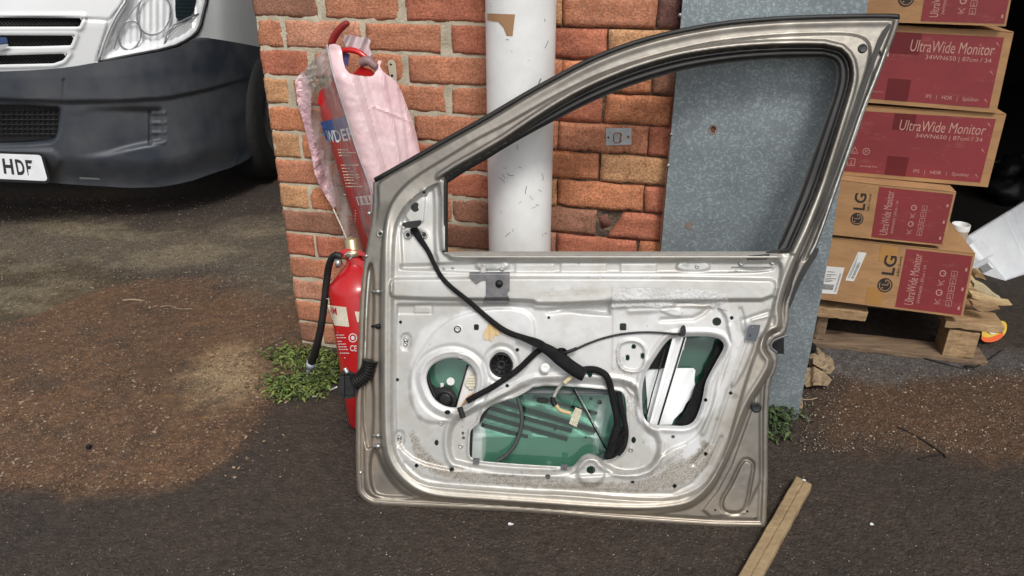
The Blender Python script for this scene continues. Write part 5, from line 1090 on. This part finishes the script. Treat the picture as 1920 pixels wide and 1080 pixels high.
def card_box(name, label, q, depth, yaw, style, gap=.0, back_shift=0):
    """q: four photo-pixel corners of the front face, BL BR TR TL; the box runs back from that face"""
    a = math.radians(yaw); n = np.array([pn[0]*math.cos(a)-pn[1]*math.sin(a), pn[0]*math.sin(a)+pn[1]*math.cos(a), 0])
    Pm = fpl(np.array([q[0][0], q[1][0]])*1., np.array([q[0][1], q[1][1]])*1.).mean(0)-pn*(gap); pl = Plane(Pm, n)
    A = np.array(q, float); Fp = pl(A[:, 0], A[:, 1]); Bp = Fp-n*depth
    root = thing(name, label, 'box', (Fp[0]+Fp[1]+Bp[0]+Bp[1])/4, 'monitor boxes stacked on the pallet')
    # slightly bulged cardboard shell
    N_ = 14; V = []; Fc = []; base = 0
    def face(c, nn, amp, sd):
        nonlocal base
        for j in range(N_+1):
            for i in range(N_+1):
                s, t = i/N_, j/N_; p = c[0]*(1-s)*(1-t)+c[1]*s*(1-t)+c[2]*s*t+c[3]*(1-s)*t
                V.append(p+nn*(amp*math.sin(math.pi*s)*math.sin(math.pi*t)*(1+.6*noise.noise(Vector((s*3+sd, t*3, sd))))))
        for j in range(N_):
            for i in range(N_): Fc.append((base+j*(N_+1)+i, base+j*(N_+1)+i+1, base+(j+1)*(N_+1)+i+1, base+(j+1)*(N_+1)+i))
        base += (N_+1)**2
    F0, F1, F2, F3 = Fp; G0, G1, G2, G3 = Bp
    face((F0, F1, F2, F3), n, .0, 1); face((F1, G1, G2, F2), pu, .002, 2); face((G0, F0, F3, G3), -pu, .002, 3); face((F3, F2, G2, G3), np.array([0, 0, 1.]), .0008, 4); face((G1, G0, G3, G2), -n, .002, 5); face((G0, G1, F1, F0), np.array([0, 0, -1.]), .0, 6)
    mesh('carton', V, Fc, M_card, root, False)
    # top flap seam standing slightly proud at the front edge
    e = MB(); e.tube([F3+(F2-F3)*t+np.array([0, 0, .001*math.sin(t*9)]) for t in np.linspace(.01, .99, 12)], .0018, 6); e.build('flap_edge', M_card, root, True)
    qa = np.array(q, float)
    def bil(s, t): s = np.asarray(s, float)[..., None]; t = np.asarray(t, float)[..., None]; return Fp[0]*(1-s)*(1-t)+Fp[1]*s*(1-t)+Fp[2]*s*t+Fp[3]*(1-s)*t
    class FM:
        def __call__(s_, x, y, off=0.): return bil(x, y)+n*np.asarray(off)[..., None] if np.ndim(off) else bil(x, y)+n*off
    return root, FM()
def rt(s, t, w, h_, vert): return [(s, t), (s+w, t), (s+w, t+h_), (s, t+h_)] if not vert else [(s+w, t), (s+w, t+h_), (s, t+h_), (s, t)]
def icon_row(mb, fm, s, t, vert, kinds, sz, asp, gap=1.35):
    for i, k in enumerate(kinds):
        cs, ct = (s, t+i*sz*gap) if vert else (s+i*sz*gap/asp, t)
        w, h_ = sz/asp/2, sz/2
        def ringp(r0, r1, n=20):
            A = [(cs+math.cos(2*math.pi*j/n)*w*r0, ct+math.sin(2*math.pi*j/n)*h_*r0) for j in range(n)]; B = [(cs+math.cos(2*math.pi*j/n)*w*r1, ct+math.sin(2*math.pi*j/n)*h_*r1) for j in range(n)]
            A = np.array(A); B = np.array(B); mb.add(np.concatenate([fm(A[:, 0], A[:, 1], .0012), fm(B[:, 0], B[:, 1], .0012)]), [(j, (j+1) % n, n+(j+1) % n, n+j) for j in range(n)])
        def ln(pts, wd=.16): 
            P = np.array([(cs+a*w, ct+b*h_) for a, b in pts]); 
            for a, b in zip(P[:-1], P[1:]):
                d = (b-a)*[asp, 1]; nn = np.array([-d[1], d[0]])/(np.linalg.norm(d)+1e-9)*h_*wd/2; nn = nn/[asp, 1]; put_poly(mb, [a-nn, b-nn, b+nn, a+nn], fm, .0012)
        if k == 'o': ringp(1, .82); ln([(-.4,-.4),(.4,.4)]); ln([(-.4,.4),(0,0)])
        if k == 'c': ringp(1, .70); ln([(.1,0),(.9,.1)])
        if k == 's': ln([(-1,-1),(1,-1),(1,1),(-1,1),(-1,-1)]); ln([(0,-.6),(0,.5)]); ln([(-.5,-.6),(.5,-.6)])
        if k == 't': ln([(-1,-.8),(1,-.8),(0,1),(-1,-.8)]); ln([(-.3,-.4),(.3,-.4)])
        if k == 'x': ln([(-.9,-.9),(.9,.9)]); ln([(-.9,.9),(.2,-.4)]); ln([(-.2,-.8),(.8,-.2)])
def logo(mb_b, mb_t, fm, cs, ct, r, asp, vert):
    n = 28; P = [(cs+math.cos(2*math.pi*j/n)*r/asp, ct+math.sin(2*math.pi*j/n)*r) for j in range(n)]; put_poly(mb_b, P, fm, .0010)
    def T(a, b): return (cs-b*r/asp, ct+a*r) if vert else (cs+a*r/asp, ct+b*r)
    def ln(pts, wd):
        Q = [T(a, b) for a, b in pts]
        for a, b in zip(Q[:-1], Q[1:]):
            a = np.array(a); b = np.array(b); d = (b-a)*[asp, 1]; nn = np.array([-d[1], d[0]])/(np.linalg.norm(d)+1e-9)*wd/2*r/[asp, 1]; put_poly(mb_t, [a-nn, b-nn, b+nn, a+nn], fm, .0015)
    ln([(.05,.45),(.05,-.35),(.40,-.35)], .11)                                  # the nose
    ln([(math.cos(t)*.76, math.sin(t)*.76) for t in np.linspace(math.radians(65), math.radians(360), 20)]+[(.42, .0)], .11)
    Q = [T(-.38+math.cos(t)*.11, .30+math.sin(t)*.11) for t in np.linspace(0, 2*math.pi, 10)[:-1]]; put_poly(mb_t, Q, fm, .0015)
def side_art(root, fm, rx, asp, labels=False, logo_t=(.36, .70), lo=.125):
    """face seen on its side: brown part with logo, red part from s=rx on, lettering running upwards"""
    relief_q = MB(); put_poly(relief_q, rect(rx, .035, .985, .955), fm, .0006); relief_q.build('red_print_panel', M_cardred, root)
    bl, tn, pk = MB(), MB(), MB(); lx = rx-.085*(.36/.36)
    cx = rx-lo; logo(bl, tn, fm, cx+.0, logo_t[0], .115, asp, True)
    put_text(bl, 'LG', rt(cx-.038, logo_t[0]+.17, .085, .30, True), fm, .0012, .018)
    put_text(bl, "Life's Good", rt(cx+.062, logo_t[0]+.17, .018, .30, True), fm, .0012, .0)
    put_text(pk, 'UltraWide Monitor', rt(rx+.055, .10, .060, .80, True), fm, .0012, .0)
    put_text(pk, '34WN650 | 87cm / 34', rt(rx+.135, .14, .026, .60, True), fm, .0012, .0)
    icon_row(pk, fm, rx+.27, .20, True, ['x', 'c', 'x', 'c'], .10, asp, 1.5)
    icon_row(pk, fm, rx+.345, .20, True, ['s', 's', 's', 's', 's'], .085, asp, 1.35)
    for k in range(3): put_poly(pk, rect(.955, .12+k*.3, .968, .17+k*.3), fm, .0012)
    bl.build('logo_print', M_black_ink, root); tn.build('logo_face', M_card, root); pk.build('print_lettering', M_pinkink, root)
class Multi:
    def __init__(s): s.L = []
    def new(s): s.L.append(MB()); return s.L[-1]
    def build(s, nm, m, root):
        for q in s.L:
            if q.n: q.build(nm, m, root)
def long_art(root, fm, asp, sx0, tapes):
    q = MB(); put_poly(q, rect(0.0, .055, .945, .93), fm, .0006); q.build('red_print_panel', M_cardred, root)
    q = MB(); 
    for r in tapes: put_poly(q, rect(*r), fm, .0009)
    q.split('dark_red_patch', M_cardred2, root)
    M = Multi(); pk = M.new(); put_text(pk, 'UltraWide Monitor', [(sx0,.70),(.90,.705),(.90,.845),(sx0,.845)], fm, .0013, .0, .1)
    put_text(pk, '34WN650 | 87cm / 34', [(sx0+.115,.595),(.893,.60),(.893,.67),(sx0+.115,.67)], fm, .0013, .0)
    pk = M.new(); put_text(pk, 'IPS   |   HDR   |   Speaker', [(.50,.105),(.865,.11),(.865,.175),(.50,.17)], fm, .0013, .0)
    pk = M.new()
    for k in range(3): put_poly(pk, [(.925, .12+k*.35), (.93, .11+k*.35), (.905, .17+k*.35), (.90, .16+k*.35)], fm, .0013)
    return M
# B1 lowest
r1, f1 = card_box('monitor_box', 'lowest red and brown monitor box on the pallet, with two white barcode labels', [(1530,560),(1805,596),(1829,475),(1552,445)], .34, 0, 'side', -.02)
side_art(r1, f1, .545, 2.25, lo=.095)
for nm, quad, sd in (('barcode_label', [(.010,.10),(.135,.12),(.155,.56),(.030,.55)], 1), ('tilted_barcode_label', [(.175,.36),(.235,.36),(.285,.83),(.225,.83)], 2)):
    q = MB(); put_poly(q, quad, f1, .0012); lb = q.build(nm, M_white, r1)
    q = MB(); rg = random.Random(sd); Q = np.array(quad)
    def B(s, t): return Q[0]*(1-s)*(1-t)+Q[1]*s*(1-t)+Q[2]*s*t+Q[3]*(1-s)*t
    if sd == 1:
        s = .12
        for k in range(13): w = rg.uniform(.015, .035); put_poly(q, [B(s, .15), B(s+w, .15), B(s+w, .35), B(s, .35)], f1, .0018); s += w+.022
        for t in (.45, .50, .56, .64, .70, .80): put_poly(q, [B(.12, t), B(rg.uniform(.4, .75), t), B(rg.uniform(.4, .75), t+.02), B(.12, t+.02)], f1, .0018)
        for k in range(14): put_poly(q, [B(.82, .1+k*.05), B(.92, .1+k*.05), B(.92, .12+k*.05), B(.82, .12+k*.05)], f1, .0018)
    else:
        for k in range(22): w = rg.uniform(.006, .014); put_poly(q, [B(.55, .1+k*.026), B(.85, .1+k*.026), B(.85, .1+k*.026+w), B(.55, .1+k*.026+w)], f1, .0018)
        for k in range(4): put_poly(q, [B(.15+k*.08, .1), B(.17+k*.08, .1), B(.17+k*.08, .9-.1*k), B(.15+k*.08, .9-.1*k)], f1, .0018)
    q.build('barcode_print', M_black_ink, lb)
q = MB(); put_poly(q, [(.36,.05),(.455,.06),(.46,.30),(.345,.29)], f1, .0008) if False else put_poly(q, rect(.34,.03,.455,.30), f1, .0007); put_poly(q, rect(.375,.72,.49,.97), f1, .0007); q.split('brown_tape', mat('ochre_tape', (.42, .22, .07), .4), r1)
r2, f2 = card_box('monitor_box', 'second monitor box up, upright circle logo on its brown half, half in shadow', [(1520,436),(1769,462),(1793,360),(1530,333)], .32, 0, 'side', -.03)
side_art(r2, f2, .462, 2.4, logo_t=(.34, .7))
r3, f3 = card_box('monitor_box', 'third box up, wide red monitor box with triangle recycling marks at lower left', [(1570,327),(1852,351),(1887,214),(1590,197)], .40, 1, 'long', .03)
M3 = long_art(r3, f3, 2.05, .355, [(.31,.70,.45,.93), (.315,.055,.455,.33)]); pk = M3.new()
icon_row(pk, f3, .09, .37, False, ['t', 'o'], .10, 2.05, 1.6); icon_row(pk, f3, .08, .20, False, ['s'], .10, 2.05); icon_row(pk, f3, .055, .33, False, ['s'], .04, 2.05)
pk = M3.new(); put_text(pk, 'packing box', [(.145,.135),(.26,.14),(.26,.175),(.145,.17)], f3, .0013); M3.build('print_lettering', M_pinkink, r3)
r4, f4 = card_box('monitor_box', 'fourth box up, wide red monitor box beside the top corner of the door', [(1600,190),(1868,212),(1901,60),(1622,46)], .40, 1, 'long', .02)
M4 = long_art(r4, f4, 1.85, .335, [(.20,.66,.40,.93), (.22,.055,.38,.34)]); pk = M4.new(); put_text(pk, 'packing box', [(.10,.14),(.20,.14),(.20,.17),(.10,.17)], f4, .0013); M4.build('print_lettering', M_pinkink, r4)
q = MB(); put_poly(q, [(.155,.62),(.195,.62),(.185,.76),(.165,.77)], f4, .0013); q.build('torn_label', M_labelw, r4)
r5, f5 = card_box('monitor_box', 'topmost monitor box of the stack, cut off by the top of the picture', [(1618,40),(1886,49.5),(1912,-82),(1636,-92)], .34, 0, 'side', .0)
side_art(r5, f5, .41, 2.05, logo_t=(.35, .7))
# ================================================================== OTHER THINGS
# polystyrene packing block
def fpoint(x, y, Y): return Plane((0, Y, 0), (0, -1, 0))(x*1., y*1.)
so = thing('polystyrene_block', 'white moulded polystyrene packing block tipped on edge right of the pallet', 'packing', ground(1905., 560.))
b = MB(); P = [fpoint(1888,525,2.74), fpoint(1990,492,2.92), fpoint(1965,350,3.05), fpoint(1816,442,2.86)]
c_ = [np.array(p) for p in P]; nb = np.cross(c_[1]-c_[0], c_[3]-c_[0]); nb /= np.linalg.norm(nb); 
if nb[1] > 0: nb = -nb
# moulded shell: slab, raised ribs
def sp(s, t, o=0): return c_[0]*(1-s)*(1-t)+c_[1]*s*(1-t)+c_[2]*s*t+c_[3]*(1-s)*t+nb*o
nu_, nv_ = 60, 60; V = []; 
def sh_(s, t):
    o = -.010*math.exp(-((s-.46)/.025)**2)-.014*math.exp(-((s-.50)/.018)**2); o += .014*(1 if s > .48 else 0)
    if s < .07 and .50 < t < .86: o -= .035
    return o
for j in range(nv_+1):
    for i in range(nu_+1):
        s, t = i/nu_, j/nv_; e = min(s, 1-s, t, 1-t); V.append(sp(s, t, sh_(s, t)-.006*max(0, 1-e/.04)**2))
K = nu_+1; Fc = [(j*K+i, j*K+i+1, (j+1)*K+i+1, (j+1)*K+i) for j in range(nv_) for i in range(nu_)]
ring_ = [i for i in range(nu_+1)]+[j*K+nu_ for j in range(1, nv_+1)]+[nv_*K+i for i in range(nu_-1, -1, -1)]+[j*K for j in range(nv_-1, 0, -1)]; bs = len(V)
for r in ring_: V.append(np.array(V[r])-nb*.09)
m_ = len(ring_); Fc += [(ring_[(q+1) % m_], ring_[q], bs+q, bs+(q+1) % m_) for q in range(m_)]+[tuple(bs+q for q in range(m_))]
mesh('foam_shell', V, Fc, M_foam, so, True)
b = MB(); b.obox(sp(.02, .35, -.03), (c_[3]-c_[0])*.06, nb*.02, (c_[1]-c_[0])*.05); b.build('foam_foot', M_foam, so)
# paper tube behind the boxes
cb = ground(1798., 545.); cb = pp(fc(1797, 440)[0], .30, 0)
bx_ = thing('red_carton', 'small red carton standing behind the lower boxes under the paper tube', 'box', pp(.55, .50, zt))
b = MB(); u0 = fc(1770, 460)[0]+.05; u1 = fc(1830, 470)[0]+.02; b.box8([pp(u0, .42, zt+.002), pp(u1, .42, zt+.002), pp(u1, .42, zt+.155), pp(u0, .42, zt+.155), pp(u0, .62, zt+.002), pp(u1, .62, zt+.002), pp(u1, .62, zt+.155), pp(u0, .62, zt+.155)]); o = b.build('carton', M_cardred, bx_); bevel(o, .003)
tb = thing('paper_tube', 'short white-rimmed cardboard tube standing behind the lower boxes', 'tube', pp(.5, .5, 0)); tc_ = Plane(pp(0, .50, 0), pn)(1795., 447.)
b = MB(); b.lathe(tc_, [0, 0, 1], [(-.04, .030), (.055, .030)], 32); b.build('tube_body', mat('kraft_tube', (.42, .34, .25), .7), tb, True)
b = MB(); b.lathe(tc_+[0, 0, .0555], [0, 0, 1], [(-.02, .0315), (.0, .0315), (.002, .030), (0, .0285), (-.04, .028), (-.04, 0)], 32); b.build('tube_rim', M_white, tb, True)
# bottle-like yellow and red can under the pallet edge
cc = fpoint(1872, 612, 2.255); can = thing('paint_pouch', 'yellow and orange printed pouch lying behind the pallet corner', 'pouch', ground(1866., 640.)*[1, 1, 0])
cp = Plane(cc, np.array([.1, -1, .35]))
relief('pouch_front', chaikin([(1843,606),(1856,601),(1880,601),(1888,606),(1888,620),(1880,632),(1866,640),(1848,641),(1840,634)], 1), cp, mat('yellow_print', (.75, .50, .06), .4), can, h=lambda x, y: .012*np.cos((x-1865)*.06)+.0*y, step=2, thick=.02)
relief('orange_foot', chaikin([(1840,630),(1850,634),(1866,630),(1882,622),(1881,632),(1866,641),(1848,642),(1840,637)], 1), cp, mat('orange_print', (.75, .12, .03), .4), can, h=.0145, step=2)
relief('white_patch', chaikin([(1855,606),(1874,602),(1880,608),(1876,620),(1862,628),(1852,622)], 1), cp, M_white, can, h=.0145, step=2)
q = MB(); put_text(q, 'AF', [(1858,621),(1876,617),(1876,605),(1859,608)], cp, .0165, .02, .2); q.build('lettering', mat('green_ink', (.05, .2, .1), .5), can)
# splintered wood and dry peel beside the boxes
sw = thing('wood_splinters', 'pale split timber offcuts lying on the right end of the pallet', 'offcuts', pp(ue2-.06, .2, zt))
for i, (x0, y0, x1, y1, w, off) in enumerate(((1826,514,1848,520,.016,.20),(1824,536,1880,560,.022,.16),(1820,556,1896,568,.014,.10),(1822,570,1872,578,.016,.04))):
    P0 = Plane(pp(0, off, 0), pn)(x0*1., y0*1.); P1 = Plane(pp(0, off-.03, 0), pn)(x1*1., y1*1.); d = P1-P0; ax = d/2; sd_n = np.array([0, 0, 1.])
    b = MB(); n = 8; V = []
    for k in range(n+1):
        t = k/n; ww = w*(.5+1.2*math.sin(math.pi*min(1, t*1.1+.1)))*(1 if t < .9 else .3); c = P0+d*t+sd_n*.006*math.sin(t*4+i)
        V += [c+sd_n*ww*.35+pn*.012, c-sd_n*ww*.35+pn*.012, c-sd_n*ww*.3-pn*.03, c+sd_n*ww*.3-pn*.03]
    Fc = [(k*4+j, k*4+(j+1) % 4, k*4+4+(j+1) % 4, k*4+4+j) for k in range(n) for j in range(4)]+[(0, 1, 2, 3), (n*4+3, n*4+2, n*4+1, n*4)]
    b.add(V, Fc); b.build('splinter', [M_woodend, mat('dry_peel', (.55, .47, .30), .8, bump=.4), M_woodend, M_wood][i], sw)
# crumpled bags and bottles in the dark behind
def crumple(name, label, cat, x, y, Y, r, m, seed, sx_=1., sz=1.):
    c = fpoint(x, y, Y); bm_ = bmesh.new(); bmesh.ops.create_icosphere(bm_, subdivisions=4, radius=1); V = []
    for v in bm_.verts:
        p = v.co; f = 1+.45*noise.noise(p*1.7+Vector((seed, 0, 0)))+.28*abs(noise.noise(p*4+Vector((0, seed, 0))))+.14*noise.noise(p*9); V.append((c[0]+p.x*r*f*sx_, c[1]+p.y*r*f, c[2]+p.z*r*f*sz))
    Fc = [tuple(v.index for v in f.verts) for f in bm_.faces]; bm_.free(); zmin = min(v[2] for v in V)
    V = [(a, b_, max(.003, z-max(0, zmin-.003))) for a, b_, z in V]
    o = mesh(name, V, Fc, m, None, True); return tag(o, label, cat)
crumple('crumpled_bag', 'crumpled pale plastic bag on the dark garage floor beyond the boxes', 'plastic bag', 1872, 322, 4.05, .085, mat('pale_bag', (.38, .39, .38), .5), 3, 1.3, .55)
crumple('rubbish_sack', 'black rubbish sack on the garage floor above the polystyrene', 'sack', 1922, 345, 3.7, .15, M_black, 5, 1.1, .8)
crumple('crumpled_paper', 'crumpled white paper lying under the black sack', 'paper', 1893, 362, 3.78, .045, M_foam, 8, 1.2, .6)
crumple('dark_cloth', 'dark green cloth heap at the right edge behind the polystyrene', 'cloth', 1930, 318, 4.1, .10, mat('dark_cloth', (.02, .035, .035), .9), 12)
crumple('black_foam_scrap', 'black foam scrap by the left end of the lowest box', 'scrap', 1540, 551, 2.16, .016, M_tape, 15, 1, 1.2)
# batten lying on the ground, foreground right
g0 = [ground(1487., 898.), ground(1524., 912.), ground(1395., 1125.), ground(1360., 1118.)]
g0 = np.array(g0); zup = np.array([0, 0, .018]); A = ground(1490., 905.); Bn = ground(1366., 1120.); ax = Bn-A; L_ = np.linalg.norm(ax); ax /= L_; sdv = np.array([-ax[1], ax[0], 0]); 
if sdv[0] < 0: sdv = -sdv
bt = MB(); NX = 60; prof = [(0, 0), (0, .020), (.002, .022), (.0175, .022), (.0195, .0195), (.022, .0195), (.024, .022), (.040, .0215), (.042, .019), (.0425, 0)]; V = []
for i in range(NX+1):
    t = i/NX; wob = .0012*noise.noise(Vector((t*9, 0, 0)))
    for (s, z) in prof:
        e = (-.006*noise.noise(Vector((s*120, 4, 0))) if i == 0 else 0); V.append(A+ax*(L_*t+e+(s*.28 if i == 0 else 0))+sdv*(s+wob)+np.array([0, 0, z+.0006*noise.noise(Vector((t*30, s*200, 0)))+.001]))
K = len(prof); Fc = [(i*K+j, i*K+j+1, (i+1)*K+j+1, (i+1)*K+j) for i in range(NX) for j in range(K-1)]+[tuple(range(K))[::-1], tuple(NX*K+j for j in range(K))]
bt.add(V, Fc); o = bt.build('wooden_batten', mat('weathered_batten', (.33, .24, .13), .8, col2=(.24, .165, .09), nscale=14, bump=.5, bscale=60, stretch=(1, 1, 1)), None); tag(o, 'narrow grooved wooden batten lying on the tarmac beside the door corner', 'batten')
# bent black wires
for nm, lb, pts, r in (('bent_wire', 'bent black wire lying on the soil right of the batten', [(1683,801),(1712,815),(1745,835),(1770,853),(1773,857)], .003),):
    t_ = thing(nm, lb, 'wire', ground(1730., 835.)); wire('wire_strand', pts, ground, .004, r, M_black, t_, 1); wire('wire_strand', [(1768,851),(1745,855),(1722,861)], ground, .004, .0025, M_black, t_, 1)
t_ = thing('black_cable', 'thin black cable lying on the ground by the pallet corner', 'cable', ground(1815., 695.)); wire('cable_run', [(1727,670),(1770,682),(1812,693),(1835,687),(1880,655)], ground, .004, .0022, M_black, t_); b = MB(); P = ground(1816., 692.); b.lathe(P, [0, 0, 1], [(0, .014), (.008, .014), (.010, .010), (.010, 0)], 18); b.build('cable_end', M_black, t_, True)
t_ = thing('fallen_twig', 'pale forked twig lying on the brown soil left', 'twig', ground(330., 585.)); wire('twig_stem', [(300,575),(318,572),(334,580),(360,579)], ground, .005, .0016, M_dry, t_); wire('twig_fork', [(334,580),(322,588),(314,598)], ground, .005, .0015, mat('dark_twig', (.1, .07, .05), .8), t_)
t_ = wire('stray_stick', [(230,563),(250,561),(268,564)], ground, .005, .0028, M_dry); tag(t_, 'short straight pale stick lying left of the forked twig', 'stick')
P = ground(168., 843.); b = MB(); b.obox(P+[0, 0, .008], (.006, 0, 0), (0, .006, 0), (0, 0, .008)); o = b.build('black_peg', M_black, None); bevel(o, .002); tag(o, 'tiny black square peg on the brown soil at left', 'peg')
# torn paper scraps at the foot of the sheet
sc_root = thing('torn_cardboard', 'crumpled torn cardboard scraps at the foot of the galvanised sheet', 'cardboard scraps', ground(1532., 710.))
for i, pg_ in enumerate(([(1514,655),(1532,651),(1545,662),(1561,672),(1566,690),(1556,702),(1538,696),(1520,690),(1510,672)], [(1508,692),(1525,686),(1548,700),(1560,712),(1552,724),(1530,722),(1512,726),(1503,712)], [(1526,662),(1548,676),(1560,690),(1545,694),(1524,682)])):
    relief('scrap', pg_, ground, M_dry, sc_root, h=(lambda k: (lambda x, y: .008+.012*k+.010*np.abs(fbm(x*.01, y*.01, 60+k, 4, 6))+.012*smst(np.sin(x*.14+k))))(i), step=3, thick=.0012, smooth=False)
o = relief('paper_strip', [(1496,745),(1504,744),(1506,760),(1500,776),(1492,772),(1496,760)], ground, M_dry, None, h=lambda x, y: .006+.004*np.sin(y*.3), step=2.5, thick=.001); tag(o, 'narrow curled strip of dry card near the sheet foot', 'card strip')
o = wire('dry_stem', [(1502,748),(1516,750),(1532,746)], ground, .006, .0018, M_dry); tag(o, 'dry pale stem beside the curled card strip', 'stem')
# concrete plinth under the sheet and pallet
# ================================================================== WEEDS
def weed(name, label, spots, m, seed, n, ln, group=None, hgt=.035):
    rg = random.Random(seed); V = []; Fc = []; S_ = []; 
    for k in range(n):
        x, y = rg.choice(spots); x += rg.gauss(0, 15); y += rg.gauss(0, 8); P = ground(x, y); az = rg.uniform(0, 6.28); L_ = ln*rg.uniform(.5, 1.25); w = L_*rg.uniform(.10, .19); z0 = rg.uniform(0, hgt); up = rg.uniform(.1, .9)
        d = np.array([math.cos(az), math.sin(az), 0]); s = np.array([-d[1], d[0], 0]); b0 = len(V); tw = rg.uniform(-.5, .5)
        for q in range(5):
            t = q/4; c = P+d*L_*t+np.array([0, 0, .003+z0+L_*(up*t-.75*t*t)]); ww = w*(math.sin(math.pi*(.12+.86*t)))
            V += [c-s*ww+np.array([0, 0, ww*.5+tw*ww]), c-np.array([0, 0, ww*.2]), c+s*ww+np.array([0, 0, ww*.5-tw*ww])]
        for q in range(4): Fc += [(b0+q*3, b0+q*3+1, b0+q*3+4, b0+q*3+3), (b0+q*3+1, b0+q*3+2, b0+q*3+5, b0+q*3+4)]
        if k % 6 == 0: S_.append((P.copy(), P+d*L_*.5+np.array([0, 0, z0+L_*.2])))
    V = np.array(V); V[:, 2] = np.maximum(V[:, 2], .002); root = thing(name, label, 'weed', V.mean(0)*[1, 1, 0], group)
    cr = np.repeat([rg.choice((.35,.6,.8,1.,1.3,1.7)) for _ in range(n)], 15); mesh('foliage', V, Fc, m, root, True, cols=np.stack([cr*rg.uniform(.9, 1.1), cr, cr*.9], -1))
    b = MB()
    for a, c in S_: b.tube([a, (a+c)/2+[0, 0, .004], c], .0009, 5)
    st_ = b.build('stems', m, root); st_['kind'] = 'stuff'
M_leafa = mat('weed_leaf_bright', (.135, .175, .04), .55, col2=(.06, .11, .025), nscale=40, attr='Col')
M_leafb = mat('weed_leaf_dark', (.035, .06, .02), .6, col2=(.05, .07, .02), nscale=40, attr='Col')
weed('weed_clump', 'leafy green weeds round the hose end below the brick corner', [(520,672),(540,668),(565,665),(595,665),(545,685),(575,690),(610,680),(625,690),(600,700),(630,710)], M_leafa, 1, 850, .021, hgt=.022)
weed('weed_clump', 'low green weed patch in front of the foam extinguisher hose', [(520,720),(540,722),(560,715),(585,715),(600,722),(575,735),(550,738),(525,742),(595,735)], M_leafa, 2, 720, .020, hgt=.018)
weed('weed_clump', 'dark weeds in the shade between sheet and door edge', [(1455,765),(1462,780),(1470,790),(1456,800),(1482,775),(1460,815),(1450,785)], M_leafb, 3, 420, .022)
# small white litter on the tarmac
for i, (x, y, lb) in enumerate(((588,745,'tiny white fragment below the weeds'), (1507,903,'tiny white fragment just right of the batten end'), (957,985,'pale flake on the tarmac under the door edge'), (1633,985,'small pale flake on the tarmac right of the batten'))):
    P = ground(x*1., y*1.); rg = random.Random(i); b = MB(); pts = [(P[0]+.006*math.cos(a)*rg.uniform(.5, 1.3), P[1]+.004*math.sin(a)*rg.uniform(.6, 1.3)) for a in np.linspace(0, 5.5, 7)]
    b.add([(a, c, .003) for a, c in pts]+[(a, c, .0055) for a, c in pts], [tuple(range(7))[::-1], tuple(range(7, 14))]+[(q, (q+1) % 7, 7+(q+1) % 7, 7+q) for q in range(7)]); o = b.build('litter_flake', M_foam, None); tag(o, lb, 'litter')
